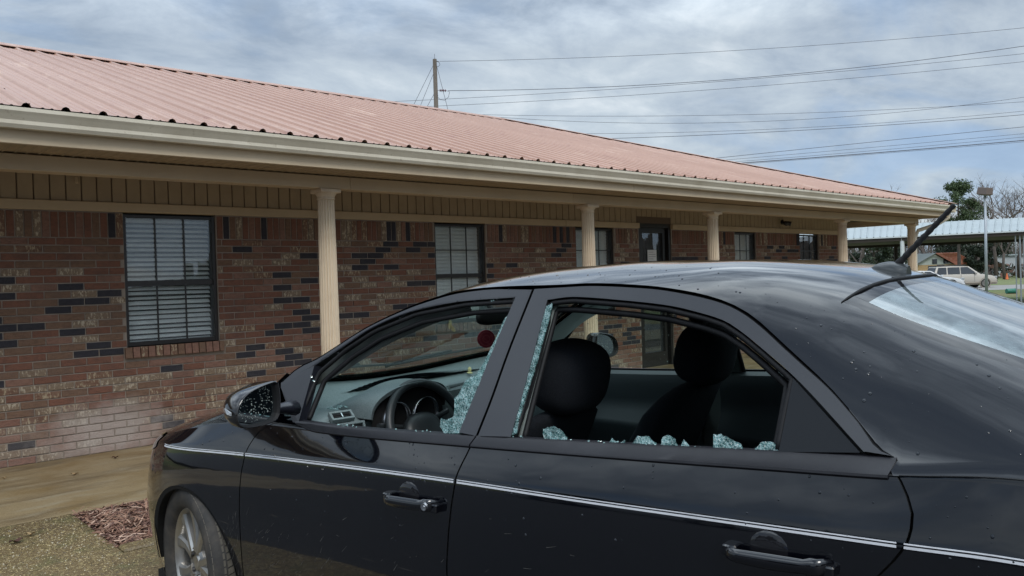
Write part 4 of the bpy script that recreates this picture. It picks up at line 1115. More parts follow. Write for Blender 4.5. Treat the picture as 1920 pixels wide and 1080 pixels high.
# ---- wheels
def wheel(x,y,s,steer=0):
    w=bpy.data.objects.new('wheel',None);COL.objects.link(w);w.parent=car
    w.matrix_parent_inverse=Matrix.Identity(4)
    w.location=(x,y,.318);w.rotation_euler=(0,R(11),steer)
    M=Matrix.Rotation(R(90),4,'X')if s<0 else Matrix.Rotation(R(-90),4,'X')   # lathe z -> outward
    g=MB();pr_=[(.215,.070),(.222,.083),(.235,.092),(.26,.099),(.285,.098),(.300,.090),(.309,.078),(.3145,.066)]
    g.lathe(pr_+[(.3145,-.066),(.309,-.078),(.30,-.09),(.26,-.10),(.22,-.09)],64,M);g.obj('tyre',m_tyre,w,smooth=True)
    g=MB();nb=76     # tread blocks
    for k in range(nb):
        a0=2*math.pi*k/nb;a1=a0+2*math.pi/nb*.80
        for (z0,z1,sk,r0,r1) in ((.092,.052,.02,.2985,.3175),(.046,.018,.03,.3185,.319),(.012,-.014,.03,.319,.319),(-.02,-.048,-.03,.319,.3185),(-.054,-.09,-.02,.3175,.30)):
            vs=[]
            for rr in (0,.013):
                for a,z,rb in ((a0,z0,r0),(a1,z0,r0),(a1+sk,z1,r1),(a0+sk,z1,r1)):
                    vs.append(M@Vector(((rb-.013+rr)*math.cos(a),(rb-.013+rr)*math.sin(a),z)))
            g.add(vs,[(4,5,6,7),(0,1,5,4),(1,2,6,5),(2,3,7,6),(3,0,4,7)])
    g.obj('tread',m_tread,w,kind='stuff')
    g=MB()
    g.lathe([(.205,-.07),(.200,.04),(.204,.062),(.214,.074),(.219,.073),(.2165,.062)],64,M)
    # five double spokes
    def arc(r0,r1,a,z): return Vector((r0*math.cos(a),r0*math.sin(a),z))
    for k in range(5):
        for sg in (-1,1):
            a=2*math.pi*k/5+R(90)
            prof=[(.050,.10*sg*1.6,.022,.062),(.085,.19*sg,.021,.060),(.13,.235*sg,.022,.058),(.175,.29*sg,.027,.060),(.206,.335*sg,.036,.064)]
            rs=[]
            for r0,da,hw,z in prof:
                c=a+da;t=Vector((-math.sin(c),math.cos(c),0));p=Vector((r0*math.cos(c),r0*math.sin(c),0))
                rs.append([M@(p-t*hw*1.0+Vector((0,0,z-.030))),M@(p-t*hw*.92+Vector((0,0,z-.006))),M@(p-t*hw*.55+Vector((0,0,z+.002))),M@(p+t*hw*.45+Vector((0,0,z+.002))),M@(p+t*hw*.9+Vector((0,0,z-.008))),M@(p+t*hw*1.0+Vector((0,0,z-.030)))])
            g.rings(rs,0,True)
    g.lathe([(.0,.056),(.028,.058),(.031,.053),(.034,.050),(.062,.060),(.074,.052),(.078,.03)],30,M)
    g.obj('rim',m_rim,w,smooth=True,ang=32)
    g=MB()
    for k in range(5):
        c=2*math.pi*k/5+R(90);g.lathe([(.0,.0615),(.010,.0615),(.0125,.058),(.0125,.045)],10,M@Matrix.Translation((.054*math.cos(c),.054*math.sin(c),.0015)))
    g.obj('lug_nut',m_rimd,w,smooth=True,ang=40)
    g=MB();g.lathe([(.0,.02),(.135,.02),(.135,.005),(.19,.0),(.2,-.05)],40,M);g.obj('brake_disc',m_rimd,w,smooth=True,ang=40)
wheel(.87,-.775,-1,R(-12));wheel(.87,.775,1,R(-12));wheel(3.52,-.775,-1);wheel(3.52,.775,1)
# ---- door mirrors
def mirror(s,par):
    m=bpy.data.objects.new('door_mirror',None);COL.objects.link(m);m.parent=par
    m.location=(1.585,s*1.035,1.047);m.rotation_euler=(0,0,s*R(-8));m.scale=(.92,.92,.92)
    ol=[(-.092,.062),(-.075,.071),(-.03,.066),(.03,.052),(.07,.030),(.092,-.002),(.098,-.032),(.088,-.058),(.06,-.071),(.02,-.076),(-.05,-.074),(-.082,-.066),(-.095,-.045),(-.1,0)]
    # ol: (outboard, up); outboard grows away from the car
    n=len(ol);ol=resample(ol+[ol[0]],37,True)[:-1]
    g=MB();rs=[]
    for xq,k in ((-.105,.18),(-.10,.42),(-.085,.66),(-.055,.86),(-.02,.97),(.008,1.0),(.016,.985),(.018,.95)):
        rs.append([Vector((xq,s*a*k*(1),b*k+(.004 if k<.9 else 0))) for a,b in ol])
    g.rings(rs,0,False);g.add(rs[0],[tuple(range(len(ol)))])
    g.obj('housing',m_paint,m,smooth=True,ang=60)
    g=MB();g.rings([[Vector((.018,s*a*.95,b*.95)) for a,b in ol],[Vector((.010,s*a*.88,b*.88)) for a,b in ol],[Vector((-.004,s*a*.85,b*.85)) for a,b in ol]],0,False);g.obj('bezel',m_rub,m)
    g=MB();g.add([Vector((-.001-.0*a,s*a*.86,b*.86)) for a,b in ol],[tuple(range(len(ol)))]);me=g.obj('mirror_glass',m_mir,m)
    # rain on the mirror glass
    g=MB();r=random.Random(4)
    for i in range(230):
        a=r.uniform(-.08,.08);b=r.uniform(-.06,.06)
        if (a/.082)**2+(b/.064)**2>1: continue
        rr=.0008+.0014*r.random()**2
        bead(g,Vector((.0,s*a,b)),Vector((1,0,0)),rr,0)
    g.obj('rain_drops',m_dropg,m,kind='stuff')
    g=MB();sh=[(.035,.0),(.078,.004)]
    g.poly_prism([Vector((-.055,s*.080,-.004)),Vector((-.020,s*.0985,-.006)),Vector((.0,s*.101,-.012)),Vector((.0,s*.101,-.022)),Vector((-.02,s*.0985,-.020)),Vector((-.055,s*.080,-.018))],(0,s*.004,0));g.obj('turn_signal',m_lens,m)
    g=MB();rs=[]
    for t,hh,hx in ((0,.016,.030),(.35,.017,.028),(.7,.022,.032),(1,.030,.042)):
        c=Vector((-.03,-s*(.085+.115*t),-.035-.012*t));rs.append([c+Vector((hx*math.cos(a),0,hh*math.sin(a))) for a in [j*math.pi/5 for j in range(10)]])
    g.rings(rs,0,True);g.obj('mirror_arm',m_frm,m,smooth=True)
m_mir=mat('mirror_silver',(.50,.56,.57),.02,1.0)
mirror(-1,ND);mirror(1,FD)
# ---- far side glass with rain
def pane(name,loop,s,par,m):
    g=MB();c=loop;g.add([S(x,z,s,-.014) for x,z in c],[tuple(range(len(c)))]);return g.obj(name,m,par)
fl=resample(WFT,14)+resample(WFR,6)[1:]+[(1.53,.965),(1.515,.98)]
p1=pane('window_glass',fl,1,FD,m_side)
rl=resample(WRF[::-1],5)+resample(WRT,16)[1:]+resample(WRR,4)[1:]
p2=pane('window_glass',rl,1,FR_,m_side)
def raindrops(n,xr,zr,s,par,inside,seed,sz=(.0012,.0034)):
    g=MB();r=random.Random(seed)
    k=0
    while k<n:
        x=r.uniform(*xr);z=zr[0]+(zr[1]-zr[0])*(1-r.random()**1.2*0.999) if False else r.uniform(*zr)
        k+=1
        if not inside(x,z): continue
        rr=sz[0]+(sz[1]-sz[0])*r.random()**3
        bead(g,S(x,z,s,-.010),nS(x,z,s)*-1,rr)
    g.obj('rain_drops',m_dropg,par,kind='stuff')
raindrops(420,(1.6,2.26),(1.0,1.36),1,FD,lambda x,z:z<1.20+.28*(x-1.6)and z>.99 and rnd.random()<.35+.9*(z-1.0)*2,5)
raindrops(160,(2.5,3.12),(1.07,1.33),1,FR_,lambda x,z:True,6)
# ---- roof aerial
ant=bpy.data.objects.new('roof_aerial',None);COL.objects.link(ant);ant.parent=car
g=MB();rs=[]
for i in range(12):
    u=i/11;x=3.135+.098*u;zb=H(x,0)-.002;hw=.036*math.sin(math.pi*min(1,u*.62+.10))**.8 if u<1 else .034
    h=.029*min(1,(u*1.9+.02))**.55
    if i==11: h=.027
    rs.append([(x,-hw,zb),(x,-hw*.96,zb+h*.30),(x,-hw*.72,zb+h*.68),(x,-hw*.35,zb+h*.93),(x,0,zb+h),(x,hw*.35,zb+h*.93),(x,hw*.72,zb+h*.68),(x,hw*.96,zb+h*.30),(x,hw,zb)])
g.rings(rs,0,True);g.obj('aerial_base',mat('aerial_base_plastic',(.03,.035,.037),.28),ant,smooth=True,ang=45)
g=MB();b0=Vector((3.205,0,H(3.205,0)+.024));b1=Vector((3.347,0,1.617));pts=[];rad=[]
for i in range(30):
    u=i/29;pts.append(b0.lerp(b1,u));rad.append((.0095-.0022*u)*(1.0 if i%3 else .82) if i>2 else .0115-.0008*i)
rad[-1]=.006
g.tube(pts,rad,10);g.obj('aerial_mast',m_rub,ant,smooth=True,ang=50)
# ---- interior
# dashboard
def dashz(y): return .968-.03*abs(y)
g=MB();P=[]
for k in range(35):
    y=-.74+1.48*k/34
    bulge=.05*math.exp(-((y+.36)/.22)**2)
    z=dashz(y)
    prof_=[(xbase(y)+.03,H(xbase(y)+.03,min(.7,abs(y)))-.018),(1.32,z-.012),(1.42,z-.004),(1.50+bulge*.5,z-.012),(1.535+bulge*.5,z-.035),(1.55,z-.10),(1.56,z-.22),(1.52,.55),(1.45,.45)]
    P.append([(a,y,b) for a,b in prof_])
g.grid(P);dsh=g.obj('dashboard',m_dash,car,smooth=True,ang=50)
# instrument binnacle hood
g=MB();rs=[];C0=Vector((1.50,-.38,.905))
for i in range(25):
    a=math.pi*(i/24);ca,sa=math.cos(a),math.sin(a)
    yo=-.38-.205*ca;zo=.925+.118*sa**.75
    o1=Vector((1.36,-.38-.21*ca,.915+.05*sa));o2=Vector((1.52,-.38-.205*ca,.925+.112*sa**.7));o3=Vector((1.605+.03*sa,-.38-.20*ca,.925+.112*sa**.7));i3=Vector((1.60+.03*sa,-.38-.188*ca,.92+.10*sa**.7));i2=Vector((1.50,-.38-.17*ca,.90+.085*sa))
    rs.append([o1,o2,o3,i3,i2])
g.rings([r_[:4] for r_ in rs],0,False,close=False);g.rings([r_[3:] for r_ in rs],1,False,close=False);g.obj('binnacle_hood',[m_dash,m_void],dsh,smooth=True,ang=45,fixn=False)
g=MB();g.add([Vector((1.592,-.38-.185*math.cos(a),.90+.115*max(-.9,math.sin(a)))) for a in [2*math.pi*i/24 for i in range(24)]],[tuple(range(24))]);g.obj('instrument_panel',m_void,dsh)
for yy,r0 in ((-.46,.062),(-.31,.062)):
    g=MB();M=Matrix.Translation((1.594,yy,.905))@Matrix.Rotation(R(90),4,'Y');g.lathe([(r0+.004,0),(r0+.005,.022),(r0+.001,.024),(r0,0)],32,M);g.obj('gauge_ring',m_chr,dsh,smooth=True)
def vent(c,w,h,rotz,tilt,par=dsh,n=5,roll=0):
    v=bpy.data.objects.new('air_vent',None);COL.objects.link(v);v.parent=car;v.location=c;v.rotation_euler=(roll,tilt,rotz)
    g=MB()
    for a in ((-w/2-.008,-h/2-.008,-w/2,h/2+.008),(w/2,-h/2-.008,w/2+.008,h/2+.008),(-w/2,-h/2-.008,w/2,-h/2),(-w/2,h/2,w/2,h/2+.008)):
        g.box(-.01,a[0],a[1],.008,a[2],a[3])
    g.obj('bezel',m_dash,v)
    g=MB();g.box(-.02,-w/2,-h/2,-.012,w/2,h/2);g.obj('duct',m_void,v)
    g=MB();g.box(-.008,-.002,-.0,.0,.002,.0)
    sm=MB();sm.box(-.012,-w/2,-.002,.002,w/2,.002);me=sm.mesh('slat',[m_rub])
    for i in range(n): inst('slat',me,v,(0,0,-h/2+h*(i+.5)/n),(0,R(20),0))
    g=MB();g.bbox(-.004,-.004,-.012,.008,.004,.012,.002);g.obj('vent_tab',m_chr,v)
vent((1.582,-.655,.875),.105,.085,R(-14),R(-22),n=5)
vent((1.535,-.655,.942),.07,.025,R(-14),R(-55),n=3)
vent((1.572,-.085,.925),.085,.105,R(4),R(-14),n=6)
vent((1.572,.095,.925),.085,.105,R(4),R(-14),n=6)
vent((1.572,.66,.90),.105,.085,R(14),R(-14),n=5)
g=MB();g.bbox(1.50,-.17,.60,1.575,.18,.985,.02);g.obj('centre_stack',m_dash,dsh)
g=MB();g.bbox(1.40,-.12,.25,2.3,.12,.60,.03);g.obj('centre_console',m_dashd,car)
# steering wheel
sw=bpy.data.objects.new('steering_wheel',None);COL.objects.link(sw);sw.parent=car
sw.location=(1.69,-.375,.868);sw.rotation_euler=(0,R(-66)+R(90)-R(0) if False else R(66),0)
g=MB();rs=[]
for i in range(49):
    a=2*math.pi*i/48;c=Vector((.178*math.cos(a),.183*math.sin(a),0));d=Vector((math.cos(a),math.sin(a),0))
    rs.append([c+d*.0165*math.cos(b)+Vector((0,0,.0155*math.sin(b))) for b in [j*math.pi/5 for j in range(10)]])
g.rings(rs,0,False);g.obj('wheel_rim',m_dashd,sw,smooth=True)
g=MB();g.ell((.01,0,-.03),(.082,.095,.032),20,8,p=.8);g.obj('hub_pad',m_dashd,sw,smooth=True)
m_sp=mat('wheel_spoke_plastic',(.06,.075,.078),.4)
for a in (R(-78),R(78),R(0)):
    g=MB();d=Vector((math.cos(a),math.sin(a),0));t=Vector((-math.sin(a),math.cos(a),0));rs=[]
    for u,w in ((.06,.040),(.11,.030),(.172,.022)):
        c=d*u+Vector((0,0,-.030+.022*(u/.172)));rs.append([c-t*w,c-t*w*.7+Vector((0,0,.010)),c+t*w*.7+Vector((0,0,.010)),c+t*w,c+Vector((0,0,-.008))])
    g.rings(rs,0,True);g.obj('spoke',m_sp,sw,smooth=True,ang=50)
g=MB();g.tube([(1.40,-.375,.76),(1.66,-.375,.855)],.045,12);g.obj('steering_column',m_dashd,car)
for yy in (-.56,-.2):
    g=MB();g.tube([(1.63,-.375+(.03 if yy>-.37 else -.03),.87),(1.62,yy,.90)],[.008,.011],8);g.obj('stalk',m_dashd,car)
# seats
def seat(y,dx=0):
    st=bpy.data.objects.new('front_seat',None);COL.objects.link(st);st.parent=car;st.location=(dx,y,0)
    g=MB();rs=[]
    for x,z,w,t in ((2.02,.42,.20,.05),(2.06,.50,.235,.085),(2.14,.64,.25,.095),(2.20,.78,.25,.09),(2.26,.90,.24,.08),(2.305,.965,.215,.065),(2.325,.998,.16,.045),(2.33,1.010,.08,.02)):
        rs.append([Vector((x+t*math.copysign(abs(math.sin(a))**.7,math.sin(a))*(1 if math.sin(a)<0 else .9),w*math.copysign(abs(math.cos(a))**.55,math.cos(a)),z+.25*t*math.sin(a))) for a in [2*math.pi*j/28 for j in range(28)]])
    g.rings(rs,0,True);g.obj('backrest',m_seat,st,smooth=True)
    g=MB();g.ell((1.86,0,.42),(.29,.255,.10),24,10,p=.6);g.obj('seat_cushion',m_seat,st,smooth=True)
    g=MB();M=Matrix.Rotation(R(12),3,'Y');g.ell((2.365,0,1.112),(.097,.150,.118),28,16,M=M,p=.72);g.obj('headrest',m_seat,st,smooth=True)
    for yy in (-.06,.06):
        g=MB();g.tube([(2.33,yy,.98),(2.35,yy,1.03)],.007,8);g.obj('headrest_post',m_chr,st)
seat(-.385,-.035);seat(.40,.065)
g=MB();g.bbox(2.95,-.62,.35,3.15,.62,.90,.05);g.bbox(2.55,-.62,.25,3.1,.62,.48,.06);g.obj('rear_seat',m_seat,car)
for y in(-.40,.40):
    g=MB();g.ell((3.10,y,.94),(.05,.12,.05),16,8,p=.7);g.obj('rear_headrest',m_seat,car,smooth=True)
g=MB();g.box(3.1,-.62,.90,3.9,.62,.93);g.obj('parcel_shelf',m_dashd,car)
# door cards
for s in(-1,1):
    for x0,x1,par in ((1.42,2.27,ND if s<0 else FD),(2.34,3.12,NR if s<0 else FR_)):
        g=MB();P=[]
        for i in range(15):
            x=x0+(x1-x0)*i/14;zt=zbelt(x)+.012;w=W(x,zt)
            P.append([(x,s*(w-.028),zt),(x,s*(w-.045),zt+.004),(x,s*(w-.075),zt-.01),(x,s*(w-.085),zt-.06),(x,s*(w-.07),zt-.12),(x,s*(w-.075),zt-.18),(x,s*(w-.115),.74),(x,s*(w-.12),.71),(x,s*(w-.08),.66),(x,s*(w-.08),.3)])
        g.grid(P);g.obj('door_card',m_card,par,smooth=True,ang=50)
        g=MB();xm=x0+.22;w=W(xm,.85);g.bbox(xm,min(s*(w-.10),s*(w-.085)),.835,xm+.13,max(s*(w-.10),s*(w-.085)),.855,.004);g.obj('inner_handle',m_chr,par)
# interior mirror
g=MB();g.ell((1.715,.0,1.262),(.016,.125,.034),20,10,p=.6);rm=g.obj('interior_mirror',m_rub,car,smooth=True)
g=MB();g.tube([(1.70,0,1.28),(1.67,0,1.305)],.01,8);g.obj('mirror_stem',m_rub,rm)
for y0,y1 in ((-.58,-.14),(.14,.58)):
    g=MB();g.bbox(1.86,y0,1.33,2.0,y1,1.352,.008);g.obj('sun_visor',m_head,car)
# ---- smashed glass that is still in the frames
crazed_piece('crazed_glass',CURVES['shard_f'],-1,ND,.0062,depth=-.002)
crazed_piece('crazed_glass',[(x+(.013 if i<9 else .0),z) for i,(x,z) in enumerate(CURVES['shard_b'])],-1,NR,.0055,depth=.000)
for k in ('s1','s2','s3','s4','s5','s6','s7','s8'):
    p=CURVES[k];zc0=min(q[1] for q in p);p=[(x,z if z>zc0+.012 else z-.006) for x,z in p]
    crazed_piece('crazed_glass',p,-1,NR,.0042,depth=-.009)
def crumbs(pts,par,n,seed,sp=.01):
    g=MB();r=random.Random(seed)
    for i in range(n):
        a=r.choice(pts);c=Vector(a)+Vector((r.gauss(0,sp),r.gauss(0,.004),abs(r.gauss(0,.003))))
        e=r.uniform(.0014,.0032)
        M=Matrix.Rotation(r.uniform(0,3),3,'Z')@Matrix.Rotation(r.uniform(0,3),3,'X')
        vs=[c+M@Vector((i_*e*r.uniform(.6,1),j_*e*r.uniform(.6,1),k_*e*.7)) for i_ in(-1,1) for j_ in(-1,1) for k_ in(-1,1)]
        g.add(vs,[(0,1,3,2),(4,6,7,5),(0,4,5,1),(2,3,7,6),(0,2,6,4),(1,5,7,3)])
    g.obj('glass_crumbs',m_crumb,par,kind='stuff')
def bz(x,dz=.004): 
    z=molding_top(x)+dz;p=S(x,z-.004,-1,-.010);return p
crumbs([bz(1.72),bz(1.745),bz(1.76),bz(1.79),bz(2.06),bz(2.08),bz(2.10),bz(1.99),bz(2.12)],ND,46,3,.010)
crumbs([S(2.283,1.366,-1,-.01),S(2.19,1.362,-1,-.008),S(2.275,1.30,-1,-.006),S(2.262,1.22,-1,-.006),S(2.262,1.20,-1,-.006),S(1.512,1.09,-1,-.006),S(1.518,1.08,-1,-.006),S(1.53,1.0,-1,-.004)],ND,14,4,.006)
crumbs([bz(2.43),bz(2.45),bz(2.66),bz(2.69),bz(2.75),bz(2.94),bz(2.97),bz(3.12),bz(2.82),bz(2.60),bz(3.05),bz(3.02)],NR,44,5,.012)
crumbs([(1.46,-.60,.955),(1.45,-.58,.955),(1.44,-.62,.952)],dsh,40,6,.014)
# ---- rain beads on the near side skins
g=MB()
def beadH(n,xr,yr,seed,mx=.0030):
    r=random.Random(seed)
    for i in range(n):
        x=r.uniform(*xr);y=-r.uniform(*yr)
        if abs(y)>ys_(x)-.01: continue
        bead(g,Vector((x,y,H(x,y))),nH(x,y),.0010+mx*r.random()**3)
beadH(260,(1.35,2.9),(.40,.80),1);beadH(170,(2.9,3.9),(.55,.76),2,.0034)
g.obj('rain_drops',m_drop,car,kind='stuff')
for par,xr,n in ((ND,(1.35,2.26),170),(NR,(2.31,3.38),70),(NQ,(3.45,4.0),60),(NF,(.9,1.24),30)):
    g=MB();r=random.Random(n)
    for i in range(n):
        x=r.uniform(*xr);z=zcrease(x)-.03+(zbelt(x)-zcrease(x)+.02)*r.random()
        if r.random()<.25: z-=.2*r.random()
        bead(g,S(x,z,-1),nS(x,z,-1),.0010+.0028*r.random()**3)
    g.obj('rain_drops',m_drop,par,kind='stuff')
g=MB();r=random.Random(9)
for i in range(120):
    x=r.uniform(1.45,2.3);z0_=1.18+.2*(x-1.5)
    z=zs_(x)-.012-.03*r.random();bead(g,S(x,z,-1,.004),nS(x,z,-1),.0008+.0022*r.random()**3)
g.obj('rain_drops',m_drop,ND,kind='stuff')
# ---- dried splash marks thrown up by the wheels
m_spl=mat('dried_splash',(.13,.125,.115),.8)
def splashes(par,xr,zr,n,seed,ang):
    g=MB();r=random.Random(seed)
    for i in range(n):
        x=r.uniform(*xr);z=zr[0]+(zr[1]-zr[0])*r.random()**1.6;l=r.uniform(.006,.034);a=R(r.gauss(ang,11));w=r.uniform(.0002,.0005)
        dx,dz=math.cos(a)*l,math.sin(a)*l;q=[S(x-dz/l*w,z+dx/l*w,-1,.0007),S(x+dz/l*w,z-dx/l*w,-1,.0007),S(x+dx+dz/l*w*.4,z+dz-dx/l*w*.4,-1,.0007),S(x+dx-dz/l*w*.4,z+dz+dx/l*w*.4,-1,.0007)]
        g.add(q,[(0,1,2,3)])
    g.obj('splash_marks',m_spl,par,kind='stuff',fixn=False)
splashes(NF,(1.14,1.235),(.25,.60),90,3,62)
splashes(ND,(1.26,1.75),(.28,.62),90,4,48);splashes(ND,(1.7,2.24),(.35,.72),28,5,35);splashes(NR,(2.3,3.1),(.45,.80),34,6,20)
# ---- tail end (mostly outside the picture)
g=MB();P=[];
for k in range(21):
    y=-.78+1.56*k/20;P.append([(xrb(min(abs(y),.6))-.01,y*.82,H(xrb(min(abs(y),.6)),min(abs(y),.6)*.9)),(4.2,y*.98,1.075-.03*abs(y)),(4.40-.08*y*y,y,1.05-.03*abs(y)),(4.42-.10*y*y,y*.97,.95),(4.44-.15*y*y,y*.97,.72)])
g.grid(P);g.obj('boot_lid',m_paint,car,smooth=True,ang=40)
g=MB();P=[]
for z in (.25,.4,.55,.70):
    P.append([(4.46-.30*abs(t)**2.6-(.03 if z>.6 else 0),t*.83,z) for t in [-1+k/10 for k in range(21)]])
g.grid(P);g.obj('rear_bumper',m_paint,car,smooth=True)
m_tail=mat('tail_lamp_red',(.30,.01,.01),.1)
for s in(-1,1):
    g=MB();g.ell((4.33,s*.64,.86),(.07,.16,.09),16,8,p=.6);g.obj('tail_light',m_tail,car,smooth=True)
# ---- air freshener hanging from the interior mirror: a thing of its own
af=bpy.data.objects.new('air_freshener',None);COL.objects.link(af);af.matrix_world=CM@Matrix.Translation((1.665,-.01,1.168))@Matrix.Rotation(R(-38),4,'Z')
tag(af,'dark red round air freshener hanging from the rear view mirror of the black sedan','air freshener')
m_af=mat('dark_red_card',(.20,.012,.025),.5,noise=[(60,3,(.28,.04,.05),.5,.7)]);m_afi=mat('red_card_print',(.30,.05,.06),.5)
g=MB();M=Matrix.Rotation(R(90),4,'Y');g.lathe([(0,.002),(.036,.002),(.037,0),(.036,-.002),(0,-.002)],36,M);g.obj('disc',m_af,af)
g=MB()
for r0 in (.026,.013): g.lathe([(r0,.0026),(r0+.0014,.0030),(r0+.0028,.0026)],32,M)
g.obj('printed_rings',m_afi,af)
g=MB();g.tube([(0,0,.036),(0,0,.08)],.0009,5);g.obj('string',m_rub,af)
# leaf on the dashboard
b=MB();b.ell((0,0,0),(.018,.010,.004),8,5);b.ell((-.004,.004,.014),(.010,.008,.014),8,5)
lf=b.obj('yellow_leaf_scrap',mat('yellow_leaf',(.55,.50,.25),.7));lf.matrix_world=CM@Matrix.Translation((1.30,.30,.965));tag(lf,'small pale yellow leaf scrap lying on top of the dashboard at the windscreen','leaf')
# ------------------------------------------------------------ utility pole and lines
m_wood=mat('weathered_pole_wood',(.13,.11,.09),.9,noise=[(6,4,(.08,.065,.05),.45,.7,(1,1,.2))])
m_wire=mat('power_cable',(.09,.09,.11),.6);m_ins=mat('insulator_brown',(.14,.04,.05),.3)
def P3(px,py,Z):
    d=F_+R_*((px-960)/1500)+U_*((540-py)/1500);return Vector((0,0,CAMZ))+d*Z
PZ=42
top=P3(815,111,PZ);bx_,by_=top.x,top.y
pl=thing('utility_pole','tall grey wooden utility pole rising behind the red roof','utility pole',(bx_,by_,gz(bx_,by_)))
g=MB();hgt=top.z-pl.location.z;g.tube([(0,0,0),(0,0,hgt)],[.17,.105],12);g.obj('pole',m_wood,pl,smooth=True)
def ploc(px,py,Z=PZ): return P3(px,py,Z)-pl.location
g=MB();g.tube([(0,0,hgt),(0,0,hgt+.28)],.01,5);g.obj('lightning_rod',m_wire,pl)
for (ya,yb,xa,xb) in ((115,115,818,823),):
    g=MB();g.tube([ploc(816,114),ploc(823,116)],.025,6);g.tube([ploc(823,116),ploc(825,121),ploc(822,125),ploc(817,123)],.012,5);g.obj('top_bracket',m_wire,pl)
g=MB();a=ploc(824,169.5);b_=ploc(837,170)
for i in range(4):
    c=a.lerp(b_,(i+.5)/4);d=(b_-a).normalized();M=Matrix.Translation(c)@d.to_track_quat('Z','Y').to_matrix().to_4x4()
    g.lathe([(.02,-.04),(.075,-.02),(.08,0),(.03,.02),(.02,.04)],10,M)
g.tube([ploc(816,169),a],.012,5);g.obj('insulator_string',m_ins,pl)
g=MB();g.tube([ploc(837,170),ploc(843,172),ploc(841,182),ploc(834,188),ploc(826,187),ploc(818,180)],.012,5);g.obj('jumper_loop',m_wire,pl)
g=MB();g.tube([ploc(818,172),ploc(820,180)],.05,6);g.obj('clamp',m_wire,pl)
def wire(name,pts,label,rad=.014,grp=None,cat='power line'):
    p=[P3(*q) for q in pts];n=24;out=[]
    for i in range(n+1):
        t=i/n
        if len(p)==2: out.append(p[0].lerp(p[1],t))
        else:
            a,m,b=p;u=pts[1][3] if len(pts[1])>3 else .5
            out.append(a*((1-t)*(1-2*t))+m*(4*t*(1-t))+b*(t*(2*t-1)))
    g=MB();g.tube([q-out[0] for q in out],rad,5,cap=True);o=g.obj(name,m_wire);o.location=out[0];return tag(o,label,cat,grp)
G='overhead lines crossing the sky'
def w3(x0,y0,z0,x2,y2,z2,sag=0.0):
    # middle point at the mean position, lowered by sag pixels
    t=.5;Zm=(z0+z2)/2;xm=(x0*z0+x2*z2)/2/Zm;ym=(y0*z0+y2*z2)/2/Zm+sag;return [(x0,y0,z0),(xm,ym,Zm),(x2,y2,z2)]
lines=[((824,115,42),(1280,100),(2000,44,40),'topmost thin cable running from the pole top across the sky'),
((840,170,42),(1280,155),(2000,74,40),'cable leaving the brown insulator string, first of the close upper pair'),
((700,192,44),(1280,158),(2000,92,41),'cable passing behind the pole just under the insulator level'),
((720,203,44),(1280,172),(2000,107,41),'lower cable of the upper bundle passing behind the pole'),
((830,213,46),(1280,217),(2000,185,44),'cable that starts near the roof ridge beside the pole and crosses another at mid sky'),
((820,210,46),(1280,231),(2000,170,44),'cable rising from the ridge and crossing its neighbour at mid sky'),
((960,250,48),(1280,248),(2000,200,46),'upper cable of the middle close pair above the roof slope'),
((1060,262,48),(1280,255),(2000,208,46),'lower cable of the middle close pair above the roof slope'),
((1300,301,50),(1560,274),(2000,230,48),'uppermost cable of the lowest bundle over the roof end'),
((1300,305,50),(1560,283),(2000,243,48),'second cable of the lowest bundle over the roof end'),
((1300,309,50),(1560,289),(2000,249,48),'third cable of the lowest bundle over the roof end'),
((1300,312,50),(1560,293),(2000,256,48),'thick twisted cable at the bottom of the lowest bundle'),
((1300,314,50),(1560,295),(2000,259,48),'lowest cable of all, just under the thick twisted one')]
for i,(a,m,b,lb) in enumerate(lines):
    # parabola through the three picture positions
    x0,y0,z0=a;x2,y2,z2=b;xm,ym=m
    # find t of column xm on the straight chord in space
    best=min([k/200 for k in range(201)],key=lambda t:abs(((x0-960)*z0*(1-t)+(x2-960)*z2*t)/(z0*(1-t)+z2*t)+960-xm))
    t=best;A=P3(*a);B=P3(*b);Zt=z0*(1-t)+z2*t;Mp=P3(xm,ym,Zt);drop=(A.lerp(B,t).z-Mp.z)/(4*t*(1-t))
    out=[A.lerp(B,k/30)-Vector((0,0,drop*4*(k/30)*(1-k/30))) for k in range(31)]
    g=MB();g.tube([q-out[0] for q in out],.026 if i in(11,) else (.015 if i in (1,7,8) else .0105),5);o=g.obj('power_line',m_wire);o.location=out[0];tag(o,lb,'power line',G)
for (xa,ya,xb,yb,lb) in ((815,117,772,204,'outer guy wire slanting down left from the pole top'),(814,135,785,206,'second guy wire close beside the outer one on the left of the pole'),(815,174,796,209,'short guy wire on the left, starting at the insulator height'),(818,120,842,214,'wire slanting down right from the pole top to the ridge')):
    A=P3(xa,ya,42);B=P3(xb,yb,41.5);g=MB();g.tube([(0,0,0),B-A],.012,5);o=g.obj('guy_wire',m_wire);o.location=A;tag(o,lb,'guy wire','guy wires of the utility pole')
